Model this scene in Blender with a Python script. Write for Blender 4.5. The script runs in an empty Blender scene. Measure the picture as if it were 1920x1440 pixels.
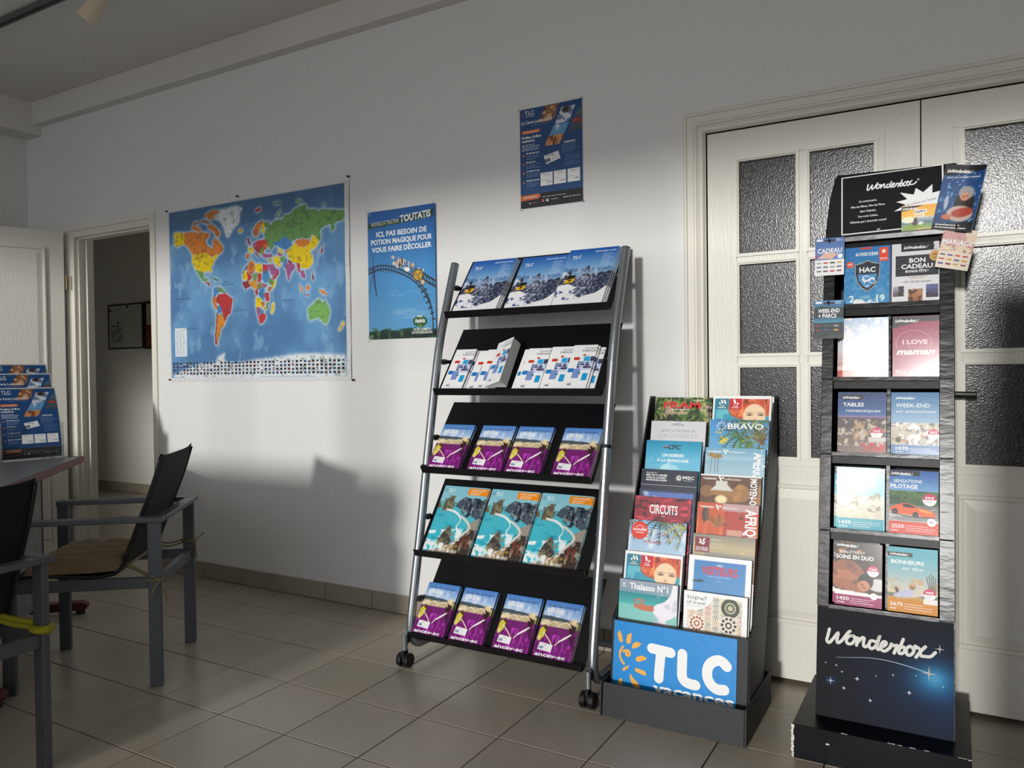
import bpy, math, random
import numpy as np
from mathutils import Matrix, Vector
sc = bpy.context.scene
COL = sc.collection
R_ = math.radians
# ------------------------------------------------------------------ camera
def make_camera():
    yaw, pit, rol = -.521751422, -.0165984453, -.0119143809
    fw = Vector((math.sin(yaw)*math.cos(pit), math.cos(yaw)*math.cos(pit), math.sin(pit)))
    r = Vector((math.cos(yaw), -math.sin(yaw), 0)); u = r.cross(fw)
    r2 = r*math.cos(rol) + u*math.sin(rol); u2 = -r*math.sin(rol) + u*math.cos(rol)
    cam = bpy.data.cameras.new('camera'); cam.sensor_width = 36; cam.lens = 36*1448.78/1920
    cam.clip_start = .05
    o = bpy.data.objects.new('camera', cam); COL.objects.link(o)
    o.matrix_world = Matrix(((r2.x, u2.x, -fw.x, 3.688), (r2.y, u2.y, -fw.y, -2.9073), (r2.z, u2.z, -fw.z, 1.1485), (0, 0, 0, 1)))
    sc.camera = o
make_camera()
# ------------------------------------------------------------------ light
sc.view_settings.view_transform = 'Standard'; sc.view_settings.look = 'None'
sc.view_settings.gamma = 1; sc.view_settings.use_curve_mapping = False
sc.view_settings.exposure = 0.0
SUN_E, SUN_EL, SUN_ANG = 1.97, 9.5, 4.2
SKY = 1.75
w = bpy.data.worlds.new('world'); sc.world = w; w.use_nodes = True
nt = w.node_tree; bg = nt.nodes['Background']; bg.inputs[0].default_value = (.93, .95, 1, 1); bg.inputs[1].default_value = SKY
sl = bpy.data.lights.new('sun', 'SUN'); sl.energy = SUN_E; sl.angle = R_(SUN_ANG); sl.color = (1, .98, .94)
so = bpy.data.objects.new('sun', sl); COL.objects.link(so)
so.rotation_euler = Vector((.0, math.cos(R_(SUN_EL)), -math.sin(R_(SUN_EL)))).to_track_quat('-Z', 'Y').to_euler()
def area(name, loc, aim, sx, sy, power, col=(1, 1, 1), spread=180):
    l = bpy.data.lights.new(name, 'AREA'); l.shape = 'RECTANGLE'; l.size = sx; l.size_y = sy; l.energy = power; l.color = col; l.spread = R_(spread)
    o = bpy.data.objects.new(name, l); COL.objects.link(o); o.location = loc
    o.rotation_euler = (Vector(aim)-Vector(loc)).to_track_quat('-Z', 'Y').to_euler(); return o
# daylight of the shop windows (just inside the panes, facing the room)
for nm_, x0_, x1_, z0_, z1_ in (('left window daylight', -1.55, 1.1, 1.48, 2.82), ('entrance daylight', 1.22, 5.15, .1, 2.82)):
    o_ = area(nm_, ((x0_+x1_)/2, -5.62, (z0_+z1_)/2), ((x0_+x1_)/2, 0, (z0_+z1_)/2), x1_-x0_, z1_-z0_, 1, (.86, .93, 1))
    o_.data.cycles.is_portal = True
# stand-in lamp for the corridor wall's bright stripe, trimmed by an added partition
area('corridor stripe lamp', (.95, .40, .62), (-3.3, 1.7, .55), .10, .30, 9, (1, .97, .9), 34)
# ------------------------------------------------------------------ helpers
def s2l(c):
    c = np.asarray(c, float)/255.
    return np.where(c <= .04045, c/12.92, ((c+.055)/1.055)**2.4)
def mat(name, col, rough=.5, metal=0, spec=.5, bump=None, coat=0, **kw):
    m = bpy.data.materials.new(name); m.use_nodes = True; n = m.node_tree; b = n.nodes['Principled BSDF']
    c = list(s2l(col))+[1]
    b.inputs['Base Color'].default_value = c; b.inputs['Roughness'].default_value = rough; b.inputs['Metallic'].default_value = metal
    b.inputs['Specular IOR Level'].default_value = spec; b.inputs['Coat Weight'].default_value = coat; b.inputs['Coat Roughness'].default_value = .08
    for k, v in kw.items(): b.inputs[k.replace('_', ' ')].default_value = v
    if bump:
        kind, scale, dist = bump[:3]
        tc = n.nodes.new('ShaderNodeTexCoord'); mp = n.nodes.new('ShaderNodeMapping'); n.links.new(tc.outputs['Object'], mp.inputs[0])
        mp.inputs['Scale'].default_value = bump[3] if len(bump) > 3 else (1, 1, 1)
        if kind == 'noise':
            t = n.nodes.new('ShaderNodeTexNoise'); t.inputs['Scale'].default_value = scale; t.inputs['Detail'].default_value = 3; out = t.outputs[0]
        elif kind == 'wave':
            t = n.nodes.new('ShaderNodeTexWave'); t.bands_direction = 'Z'; t.inputs['Scale'].default_value = scale; t.inputs['Distortion'].default_value = .6; t.inputs['Detail'].default_value = 2; t.inputs['Detail Scale'].default_value = 6; out = t.outputs[1]
        else:
            t = n.nodes.new('ShaderNodeTexVoronoi'); t.inputs['Scale'].default_value = scale; out = t.outputs[0]
        n.links.new(mp.outputs[0], t.inputs['Vector'])
        bp = n.nodes.new('ShaderNodeBump'); bp.inputs['Distance'].default_value = dist; bp.inputs['Strength'].default_value = 1
        n.links.new(out, bp.inputs['Height']); n.links.new(bp.outputs[0], b.inputs['Normal'])
    return m
def mottle(m, c2, scale, lo=.35, hi=.65, detail=4, stretch=(1, 1, 1)):
    n = m.node_tree; b = n.nodes['Principled BSDF']
    tc = n.nodes.new('ShaderNodeTexCoord'); mp = n.nodes.new('ShaderNodeMapping'); mp.inputs['Scale'].default_value = stretch
    t = n.nodes.new('ShaderNodeTexNoise'); t.inputs['Scale'].default_value = scale; t.inputs['Detail'].default_value = detail
    r = n.nodes.new('ShaderNodeValToRGB'); r.color_ramp.elements[0].position = lo; r.color_ramp.elements[1].position = hi
    r.color_ramp.elements[0].color = b.inputs['Base Color'].default_value[:]; r.color_ramp.elements[1].color = list(s2l(c2))+[1]
    n.links.new(tc.outputs['Object'], mp.inputs[0]); n.links.new(mp.outputs[0], t.inputs['Vector']); n.links.new(t.outputs[0], r.inputs[0]); n.links.new(r.outputs[0], b.inputs['Base Color'])
    return m
class MB:
    def __init__(s): s.v = []; s.f = []; s.m = []
    def add(s, vs, fs, mi=0):
        k = len(s.v); s.v += [tuple(p) for p in vs]; s.f += [tuple(i+k for i in f) for f in fs]; s.m += [mi]*len(fs); return s
    def box(s, x0, x1, y0, y1, z0, z1, mi=0, M=None):
        vs = [(x, y, z) for x in (x0, x1) for y in (y0, y1) for z in (z0, z1)]
        if M is not None: vs = [M @ Vector(p) for p in vs]
        return s.add(vs, [(0, 1, 3, 2), (4, 6, 7, 5), (0, 4, 5, 1), (2, 3, 7, 6), (0, 2, 6, 4), (1, 5, 7, 3)], mi)
    def tube(s, pts, r, n=10, mi=0, caps=True, ry=None):
        P = [Vector(p) for p in pts]; rings = []; up = Vector((0, 0, 1))
        rr = r if isinstance(r, (list, tuple)) else [r]*len(P)
        t0 = (P[1]-P[0]).normalized(); a = up.cross(t0)
        if a.length < .1: a = Vector((1, 0, 0)).cross(t0)
        a.normalize(); vs = []
        for i, p in enumerate(P):
            t = (P[min(i+1, len(P)-1)]-P[max(i-1, 0)]).normalized()
            a = (a-t*a.dot(t)).normalized(); b = t.cross(a)
            for k in range(n):
                th = 2*math.pi*k/n; vs.append(p+a*math.cos(th)*rr[i]+b*math.sin(th)*(ry or rr[i]))
        fs = [(i*n+k, i*n+(k+1) % n, (i+1)*n+(k+1) % n, (i+1)*n+k) for i in range(len(P)-1) for k in range(n)]
        if caps: fs += [tuple(reversed(range(n))), tuple((len(P)-1)*n+k for k in range(n))]
        return s.add(vs, fs, mi)
    def prism(s, poly, a0, a1, axis='x', mi=0, M=None):
        # poly: 2D points in the plane normal to axis; x:(y,z) y:(x,z) z:(x,y)
        n = len(poly); f = {'x': lambda a, p: (a, p[0], p[1]), 'y': lambda a, p: (p[0], a, p[1]), 'z': lambda a, p: (p[0], p[1], a)}[axis]
        vs = [f(a0, p) for p in poly]+[f(a1, p) for p in poly]
        if M is not None: vs = [M @ Vector(p) for p in vs]
        return s.add(vs, [tuple(range(n)), tuple(reversed(range(n, 2*n)))]+[(i, i+n, (i+1) % n+n, (i+1) % n) for i in range(n)], mi)
    def grid(s, nu, nv, fn, mi=0):
        vs = [fn(i/(nu-1), j/(nv-1)) for j in range(nv) for i in range(nu)]
        return s.add(vs, [(j*nu+i, j*nu+i+1, (j+1)*nu+i+1, (j+1)*nu+i) for j in range(nv-1) for i in range(nu-1)], mi)
def link(name, data, parent=None, loc=(0, 0, 0), rot=(0, 0, 0)):
    o = bpy.data.objects.new(name, data); COL.objects.link(o); o.location = loc; o.rotation_euler = rot
    if parent is not None: o.parent = parent
    return o
def obj(name, mb, mats, parent=None, loc=(0, 0, 0), rot=(0, 0, 0), smooth=False, bevel=0, seg=2):
    me = bpy.data.meshes.new(name); me.from_pydata([tuple(v) for v in mb.v], [], mb.f)
    for m in (mats if isinstance(mats, (list, tuple)) else [mats]): me.materials.append(m)
    me.polygons.foreach_set('material_index', mb.m)
    import bmesh
    b = bmesh.new(); b.from_mesh(me); bmesh.ops.recalc_face_normals(b, faces=b.faces); b.to_mesh(me); b.free()
    if smooth: me.polygons.foreach_set('use_smooth', [True]*len(me.polygons))
    o = link(name, me, parent, loc, rot)
    if bevel:
        md = o.modifiers.new('bevel', 'BEVEL'); md.width = bevel; md.segments = seg; md.limit_method = 'ANGLE'; md.angle_limit = R_(35)
    return o
def empty(name, loc=(0, 0, 0), rot=(0, 0, 0)):
    o = bpy.data.objects.new(name, None); COL.objects.link(o); o.location = loc; o.rotation_euler = rot; o.empty_display_size = .05; return o
def tag(o, label, cat, group=None):
    o['label'] = label; o['category'] = cat
    if group: o['group'] = group
    return o
def struct(o): o['kind'] = 'structure'; return o
def box(name, m, x0, x1, y0, y1, z0, z1, parent=None, bevel=0, loc=(0, 0, 0), rot=(0, 0, 0)):
    return obj(name, MB().box(x0, x1, y0, y1, z0, z1), m, parent, loc, rot, bevel=bevel)
# ------------------------------------------------------------------ flat print: vertex-coloured sheets with real lettering
_fcache = {}
def glyphs(s, bold=0., shear=0., spacing=1.):
    bold = min(bold, .03); k = (s, bold, shear, spacing)
    if k in _fcache: return _fcache[k]
    c = bpy.data.curves.new('t', 'FONT'); c.body = s; c.size = 1; c.offset = bold; c.shear = shear; c.resolution_u = 2; c.space_character = spacing; c.fill_mode = 'FRONT'
    o = bpy.data.objects.new('t', c); me = o.to_mesh()
    V = np.zeros(len(me.vertices)*3); me.vertices.foreach_get('co', V); V = V.reshape(-1, 3)[:, :2].copy()
    F = [tuple(p.vertices) for p in me.polygons]; o.to_mesh_clear(); bpy.data.objects.remove(o); bpy.data.curves.remove(c)
    if len(V):
        x0, x1 = V[:, 0].min(), V[:, 0].max(); V[:, 0] -= x0; wd = x1-x0
    else: wd = 0
    _fcache[k] = (V, F, wd); return _fcache[k]
def vnoise(x, y, seed=0):
    rs = np.random.RandomState(seed); T = rs.rand(64, 64)
    xi = np.floor(x).astype(int); yi = np.floor(y).astype(int); fx = x-xi; fy = y-yi
    fx = fx*fx*(3-2*fx); fy = fy*fy*(3-2*fy); g = lambda a, b: T[a % 64, b % 64]
    return (g(xi, yi)*(1-fx)+g(xi+1, yi)*fx)*(1-fy)+(g(xi, yi+1)*(1-fx)+g(xi+1, yi+1)*fx)*fy
def fbm(x, y, seed=0, oc=4):
    t = 0; a = .5; n = 0
    for i in range(oc): t = t+a*vnoise(x*2**i, y*2**i, seed+i); n += a; a *= .55
    return t/n
class Print:
    def __init__(s, w, h, nu=60, nv=None, base=(255, 255, 255), gain=1.2, seed=1):
        s.w, s.h = w, h; s.nu = nu; s.nv = nv or max(4, int(nu*h/w)); s.gain = gain
        u, v = np.meshgrid(np.linspace(0, 1, s.nu), np.linspace(0, 1, s.nv)); s.U, s.V = u, v; s.A = h/w
        s.C = np.ones((s.nv, s.nu, 3))*np.array(base, float); s.L = []; s.k = 1; s.seed = seed; s.B = []
    def mask(s, m, c, a=1.):
        m = np.clip(m, 0, 1)[..., None]*a; s.C = s.C*(1-m)+np.array(c, float)*m; return s
    def edge(s, d, soft=None): return np.clip(d*s.nu/(soft or 1.)+.5, 0, 1)
    def rect(s, u0, u1, v0, v1, c, a=1.):
        return s.mask(s.edge(s.U-u0)*s.edge(u1-s.U)*s.edge((s.V-v0)*s.A)*s.edge((v1-s.V)*s.A), c, a)
    def vgrad(s, v0, c0, v1, c1, u0=0, u1=1):
        t = np.clip((s.V-v0)/(v1-v0), 0, 1)[..., None]; G = np.array(c0, float)*(1-t)+np.array(c1, float)*t
        m = ((s.V >= v0-1e-6) & (s.V <= v1+1e-6) & (s.U >= u0) & (s.U <= u1))[..., None]; s.C = np.where(m, G, s.C); return s
    def ell(s, cu, cv, ru, rv, c, rot=0, soft=1.5, a=1.):
        x = (s.U-cu); y = (s.V-cv)*s.A; cr, sr = math.cos(R_(rot)), math.sin(R_(rot)); rv = rv*s.A
        X = x*cr+y*sr; Y = -x*sr+y*cr; d = (1-np.sqrt((X/ru)**2+(Y/rv)**2))*min(ru, rv); return s.mask(s.edge(d, soft), c, a)
    def poly(s, pts, c, a=1.):
        x, y = s.U, s.V; ins = np.zeros(x.shape, bool); n = len(pts)
        for i in range(n):
            x0, y0 = pts[i]; x1, y1 = pts[(i+1) % n]
            if y0 == y1: continue
            cnd = ((y0 > y) != (y1 > y)); xi = (x1-x0)*(y-y0)/(y1-y0)+x0; ins ^= cnd & (x < xi)
        return s.mask(ins.astype(float), c, a)
    def noise(s, sx, sy, c, lo=.5, hi=.7, seed=0, a=1., region=None, oc=4):
        n = fbm(s.U*sx, s.V*sy, s.seed*7+seed, oc); m = np.clip((n-lo)/(hi-lo), 0, 1)
        if region is not None: m = m*region
        return s.mask(m, c, a)
    def reg(s, u0, u1, v0, v1): return ((s.U >= u0) & (s.U <= u1) & (s.V >= v0) & (s.V <= v1)).astype(float)
    def ridge(s, v0, amp, freq, c, seed=0, slope=0., below=True, u0=0, u1=1, a=1.):
        hgt = v0+amp*(fbm(s.U*freq, s.U*0+.5, s.seed*5+seed, 5)-.5)*2+slope*(s.U-.5)
        m = s.edge((hgt-s.V)*s.A)*((s.U >= u0) & (s.U <= u1)); return s.mask(m, c, a)
    def level(s, P):      # next free layer above everything this shape's bounds overlap
        P = np.asarray(P); x0, y0 = P.min(0); x1, y1 = P.max(0); k = 1.
        if s.B:
            Q = np.array(s.B); m = (Q[:, 0] < x1) & (Q[:, 2] > x0) & (Q[:, 1] < y1) & (Q[:, 3] > y0)
            if m.any(): k = Q[m, 4].max()+1
        s.B.append((x0, y0, x1, y1, k)); return k
    def shape(s, pts, c):      # crisp vector polygon, uv coordinates
        P = [(min(max(p[0], 0), 1)*s.w, min(max(p[1], 0), 1)*s.h) for p in pts]; s.L.append(('p', P, c, s.level(P))); return s
    def r(s, u0, u1, v0, v1, c): return s.shape([(u0, v0), (u1, v0), (u1, v1), (u0, v1)], c)
    def disc(s, cu, cv, r, c, n=28, sy=1.):
        return s.shape([(cu+r*math.cos(2*math.pi*i/n), cv+sy*r*math.sin(2*math.pi*i/n)/s.A) for i in range(n)], c)
    def stroke(s, pts, wd, c, taper=False, smooth=True):
        P = np.array([(p[0]*s.w, p[1]*s.h) for p in pts])
        if smooth and len(P) > 2:
            Q = []; E_ = np.vstack([2*P[0]-P[1], P, 2*P[-1]-P[-2]])
            for i in range(len(P)-1):
                p0, p1, p2, p3 = E_[i:i+4]
                for t in np.linspace(0, 1, 6, endpoint=False): Q.append(.5*((2*p1)+(-p0+p2)*t+(2*p0-5*p1+4*p2-p3)*t*t+(-p0+3*p1-3*p2+p3)*t**3))
            Q.append(P[-1]); P = np.array(Q)
        n = len(P); T = np.gradient(P, axis=0); T /= np.linalg.norm(T, axis=1)[:, None]+1e-9; N = np.stack([-T[:, 1], T[:, 0]], 1)
        W = np.full(n, wd*s.w/2)
        if taper: W = W*np.linspace(.25, 1, n)
        hi = np.array((s.w, s.h)); cl = lambda q: [tuple(np.clip(t, 0, hi)) for t in q]; k = s.level(cl([tuple(x) for x in P-N*W[:, None]]+[tuple(x) for x in P+N*W[:, None]]))
        for i in range(n-1):
            s.L.append(('p', cl([P[i]-N[i]*W[i], P[i+1]-N[i+1]*W[i+1], P[i+1]+N[i+1]*W[i+1], P[i]+N[i]*W[i]]), c, k+.25*(i % 3)))
        if not taper:
            for p_ in (P[0], P[-1]): s.L.append(('p', [tuple(p_+wd*s.w/2*np.array((math.cos(a), math.sin(a)))) for a in np.linspace(0, 2*math.pi, 12, endpoint=False)], c, k+.8))
        s.L[-2:] = [(q[0], cl(q[1]), q[2], q[3]) for q in s.L[-2:]] if not taper else s.L[-2:]
        return s
    def text(s, t, u, v, size, c, align='l', bold=0., shear=0., width=None, rot=0, spacing=1., sq=1.):
        # size = letter height as a fraction of the sheet height; width = total width as a fraction of sheet width
        V, F, wd = glyphs(t, bold, shear, spacing)
        if not len(V): return s
        k = size*s.h/.7; kx = k*sq
        if width: kx = width*s.w/wd
        X = V[:, 0]*kx; Y = V[:, 1]*k; W = wd*kx
        if align == 'c': X = X-W/2
        if align == 'r': X = X-W
        cr, sr = math.cos(R_(rot)), math.sin(R_(rot)); X, Y = X*cr-Y*sr, X*sr+Y*cr
        Q = np.stack([X+u*s.w, Y+v*s.h], 1); s.L.append(('t', Q, F, c, s.level(Q))); return s
    def lines(s, u0, u1, v0, v1, n, c, th=.35, seed=0, align='l'):   # rows of print too small to read
        rs = random.Random(seed+s.seed); dv = (v1-v0)/n
        for i in range(n):
            l = (u1-u0)*rs.uniform(.6, 1); a = u0 if align == 'l' else (u0+u1-l)/2; x = a; vv = v1-(i+.7)*dv
            while x < a+l:
                ww = rs.uniform(.02, .07)*min(1, (u1-u0)*3); s.r(x, min(x+ww, a+l), vv, vv+dv*th, c); x += ww+.012
        return s
    def mesh(s, name, bend=None, mats=None):
        eps = .00008
        X = (s.U*s.w).ravel(); Z = (s.V*s.h).ravel(); vs = np.stack([X, np.zeros_like(X), Z], 1)
        cols = (s2l(np.clip(s.C, 0, 255))*s.gain).reshape(-1, 3)
        j, i = np.mgrid[0:s.nv-1, 0:s.nu-1]; a = (j*s.nu+i).ravel(); faces = np.stack([a, a+1, a+1+s.nu, a+s.nu], 1).tolist()
        VV = [vs]; CC = [cols]; k = len(vs)
        for L in s.L:
            if L[0] == 'p': P = np.array(L[1]); Fs = [tuple(range(len(P)))]; c = L[2]; z = L[3]
            else: P = L[1]; Fs = L[2]; c = L[3]; z = L[4]
            if bend and L[0] == 'p' and len(P) == 4 and np.ptp(P[:, 0])*np.ptp(P[:, 1]) > .0008:
                g = np.linspace(0, 1, 9); P = np.array([(P[0]*(1-q)+P[1]*q)*(1-t)+(P[3]*(1-q)+P[2]*q)*t for t in g for q in g]); Fs = [(y*9+x, y*9+x+1, y*9+x+10, y*9+x+9) for y in range(8) for x in range(8)]
            VV.append(np.stack([P[:, 0], np.full(len(P), -eps*(1+z*.5)), P[:, 1]], 1)); CC.append(np.tile(s2l(c)*s.gain, (len(P), 1)))
            faces += [tuple(q+k for q in f) for f in Fs]; k += len(P)
        vs = np.vstack(VV); cols = np.vstack(CC)
        if bend: vs[:, 1] += bend(vs[:, 0]/s.w, vs[:, 2]/s.h)
        me = bpy.data.meshes.new(name); me.from_pydata(vs.tolist(), [], faces)
        ca = me.color_attributes.new('print', 'FLOAT_COLOR', 'POINT'); ca.data.foreach_set('color', np.hstack([np.clip(cols, 0, 1), np.ones((len(cols), 1))]).ravel())
        me.materials.append(mats or M_PRINT)
        if bend: me.polygons.foreach_set('use_smooth', [True]*len(me.polygons))
        return me
def print_mat(name, rough, coat=0., bump=0., bscale=60, spec=.5, coatr=.1):
    m = mat(name, (255, 255, 255), rough, spec=spec, coat=coat, bump=('noise', bscale, bump) if bump else None)
    m.node_tree.nodes['Principled BSDF'].inputs['Coat Roughness'].default_value = coatr
    a = m.node_tree.nodes.new('ShaderNodeVertexColor'); a.layer_name = 'print'
    m.node_tree.links.new(a.outputs['Color'], m.node_tree.nodes['Principled BSDF'].inputs['Base Color']); return m
M_PRINT = print_mat('printed glossy paper', .38, coat=.15)
M_MAP = print_mat('laminated map sheet', .35, coat=.5, bump=.0025, bscale=9)
M_SHRINK = print_mat('print under shrink film', .45, coat=.6, bump=.0011, bscale=90, coatr=.13, spec=.3)
M_CRINK = print_mat('print under crinkled film', .45, coat=.5, bump=.006, bscale=75, coatr=.16)
M_STAR = print_mat('matt printed cardboard', .5, coat=0, spec=.12)
M_BOARD = print_mat('printed cardboard', .4, coat=.3, bump=.0006, bscale=40, coatr=.2)
# ------------------------------------------------------------------ materials
M_WALL = mat('white ribbed wallpaper', (236, 236, 234), .6, bump=('wave', 30, .00035, (.3, 1, 1)))
M_PLAIN = mat('smooth white paint', (231, 230, 226), .7)
M_CEIL = mat('ceiling paint', (228, 225, 219), .8)
M_TRIM = mat('white gloss trim', (236, 233, 222), .35)
M_DOOR = mat('white grained door', (238, 235, 225), .38, bump=('noise', 22, .0012, (9, 9, .5)))
M_TILE = [mottle(mat('floor tile', c, .30, bump=('noise', 60, .0004)), c2, 3) for c, c2 in (((179, 169, 153), (169, 160, 145)), ((175, 166, 151), (181, 171, 156)), ((183, 172, 156), (172, 163, 148)))]
M_GROUT = mat('dark grout', (40, 32, 28), .9)
M_BTILE = mottle(mat('baseboard tile', (168, 158, 142), .35), (154, 146, 132), 6)
M_BLACK = mat('black lacquered sheet', (13, 14, 18), .38)
M_BPLAST = mat('black plastic', (18, 18, 20), .42)
M_SILVER = mat('silver painted steel', (150, 155, 160), .34, metal=.75)
M_CHAIRM = mat('grey anodised frame', (96, 99, 104), .45, metal=.45)
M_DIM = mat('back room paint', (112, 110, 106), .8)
M_SLING = mat('black mesh fabric', (12, 12, 14), .8, bump=('wave', 120, .001))
M_CUSH = mottle(mat('beige cotton', (150, 130, 100), .9, bump=('noise', 200, .0006)), (136, 117, 90), 8)
M_CORD = mat('beige cord', (140, 126, 92), .9)
M_YEL = mat('yellow cotton', (150, 146, 26), .9)
M_PAGES = mat('white page edges', (232, 232, 230), .7, bump=('wave', 400, .0004))
M_DARKP = mat('dark spine paper', (90, 94, 104), .6)
M_CARDB = mat('black corrugated plastic', (38, 39, 42), .55, bump=('noise', 150, .0006))
M_FLUTE = mat('black ribbed plastic', (34, 35, 38), .5, bump=('wave', 40, .002))
M_FRAME = mat('black glossy cardboard', (16, 16, 19), .26, coat=.0, spec=.28, bump=('noise', 16, .0010, (1, 1, 3)))
M_BOX = mat('black matt cardboard', (13, 14, 19), .36, spec=.18, bump=('noise', 6, .002))
M_SCUFF = mat('torn white paper core', (225, 220, 208), .9)
M_DESK = mottle(mat('speckled grey laminate', (142, 146, 146), .4), (124, 129, 130), 160)
M_DPANEL = mottle(mat('mottled grey panel', (128, 132, 130), .6), (108, 112, 111), 25)
M_MAROON = mat('maroon edging', (92, 26, 34), .5)
M_RED = mat('red plastic pin', (170, 20, 30), .4)
M_DPIN = mat('dark red pin head', (70, 10, 18), .4)
M_ACR = mat('clear acrylic', (245, 248, 250), .03, Transmission_Weight=1.0, IOR=1.45)
M_TAPE = mat('clear film', (250, 250, 250), .1, Transmission_Weight=.9, Alpha=.5)
M_LAMP = mat('cream lamp housing', (222, 206, 182), .5)
M_TRACK = mat('dark grey track', (92, 96, 94), .5)
M_TRACKD = mat('black track slot', (20, 20, 20), .6)
M_CORK = mat('cork', (140, 78, 36), .9, bump=('noise', 200, .001))
M_WB = mat('whiteboard', (196, 198, 196), .3)
M_BRASS = mat('brass hinge', (150, 130, 90), .4, metal=.8)
M_HANDLE = mat('dark bronze handle', (46, 44, 38), .35, metal=.6)
M_WOOD = mottle(mat('brown furniture', (150, 104, 60), .5), (132, 88, 50), 8)
M_DARKB = mat('dark screen', (24, 27, 32), .5)
M_PAVE = mat('pavement', (150, 148, 144), .9)
def glass_mat():
    m = bpy.data.materials.new('textured privacy glass'); m.use_nodes = True; n = m.node_tree; b = n.nodes['Principled BSDF']
    b.inputs['Roughness'].default_value = .215; b.inputs['Transmission Weight'].default_value = .9; b.inputs['IOR'].default_value = 1.5
    tc = n.nodes.new('ShaderNodeTexCoord'); t = n.nodes.new('ShaderNodeTexNoise'); t.inputs['Scale'].default_value = 210; t.inputs['Detail'].default_value = 1.5
    r = n.nodes.new('ShaderNodeValToRGB'); r.color_ramp.elements[0].position = .42; r.color_ramp.elements[1].position = .72; r.color_ramp.elements[0].color = (.05, .052, .052, 1); r.color_ramp.elements[1].color = (.36, .37, .37, 1)  # pale specks in the tint paint in the glints of the pebbled glass
    bp = n.nodes.new('ShaderNodeBump'); bp.inputs['Distance'].default_value = .0006; bp.inputs['Strength'].default_value = 1
    n.links.new(tc.outputs['Object'], t.inputs['Vector']); n.links.new(t.outputs[0], bp.inputs['Height']); n.links.new(bp.outputs[0], b.inputs['Normal']); n.links.new(t.outputs[0], r.inputs[0]); n.links.new(r.outputs[0], b.inputs['Base Color'])
    return m
M_GLASS = glass_mat()
# ================================================================== ROOM
XL, XR, YF, H = -1.72, 5.2, -5.7, 2.94
T = .305
fl = struct(box('floor', M_GROUT, -5.2, 5.6, YF-.1, 4.0, -.12, -.006))
def tile_box(mb, x0, x1, y0, y1, mi=0, dz=0.):
    g = .0021; c = .0014; a, b, e, f = x0+g, x1-g, y0+g, y1-g
    vs = [(a, e, -.006), (b, e, -.006), (b, f, -.006), (a, f, -.006), (a, e, -c+dz), (b, e, -c+dz), (b, f, -c+dz), (a, f, -c+dz), (a+c, e+c, dz), (b-c, e+c, dz), (b-c, f-c, dz), (a+c, f-c, dz)]
    return mb.add(vs, [(0, 1, 5, 4), (1, 2, 6, 5), (2, 3, 7, 6), (3, 0, 4, 7), (4, 5, 9, 8), (5, 6, 10, 9), (6, 7, 11, 10), (7, 4, 8, 11), (8, 9, 10, 11)], mi)
Y0 = -.794*T
tmes = []
for i in range(3):
    o = obj('floor_tile', tile_box(MB(), 0, T, -T, 0), M_TILE[i]); tmes.append(o.data); bpy.data.objects.remove(o)
rs = random.Random(4); rest = MB(); ntile = 0
for i in range(-17, 18):
    for j in range(-14, 18):
        x = i*T; y = Y0-j*T          # tile spans x..x+T, y-T..y
        cx, cy = x+T/2, y-T/2
        # is it in front of the camera and inside its view?
        dx, dy = cx-3.688, cy+2.9073; dep = -dx*.498+dy*.867; lat = dx*.867+dy*.498
        vis = dep > .9 and abs(lat/dep) < .78 and 1.15/dep < .70
        room = cy < 0 and cx > XL-.2; corr = cy > .05 and cx < 1 and cy < 1.9 and cx > -4.6; back = cy > .1 and cx > 2.6 and cy < 3.2
        if cy < YF or not (room or corr or back): continue
        if room and vis and ntile < 285 or (corr and vis and -4.2 < cx < -1.3 and ntile < 285):
            if y > 0 > y-T or (j < 0 and y-T < 0): continue
            o = link('floor_tile', tmes[rs.randrange(3)], fl, (x, y, rs.uniform(-.0004, .0002))); ntile += 1
        elif not (y > 0 > y-T): tile_box(rest, x, x+T, y-T, y)
for i in range(-6, 18):      # cut row along the wall
    me = bpy.data.meshes.new('floor_tile'); mb = tile_box(MB(), i*T, i*T+T, Y0, .062)
    if i in (-4, -3, -2): mb = tile_box(MB(), i*T, i*T+T, Y0, .062)
    o = obj('floor_tile', mb, M_TILE[i % 3], fl)
st = obj('distant_floor_tiles', rest, M_TILE[0], fl); st['kind'] = 'stuff'
# back wall with its two door openings
D1, D2, DH = -1.24, -.425, 2.075
E1, E2, EH = 2.872, 4.305, 2.036
mb = MB(); TH = .085
for a, b, c, d in ((-1.9, D1, 0, 3.0), (D1, D2, DH, 3.0), (D2, E1, 0, 3.0), (E1, E2, EH, 3.0), (E2, 5.4, 0, 3.0)): mb.box(a, b, 0, TH, c, d)
struct(obj('wall_back', mb, M_WALL))
struct(box('wall_left', M_PLAIN, XL-.1, XL, YF, 0, 0, 3.0))
struct(box('wall_right', M_PLAIN, XR, XR+.1, YF, 0, 0, 3.0))
struct(box('ceiling', M_CEIL, -1.9, 5.4, YF-.1, .1, H, H+.1))
struct(box('trim_1', M_CEIL, XL, XR, -.059, 0, 2.795, H))
struct(box('trim_2', M_CEIL, XL, -1.542, YF, -.0005, 2.735, H))
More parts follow.
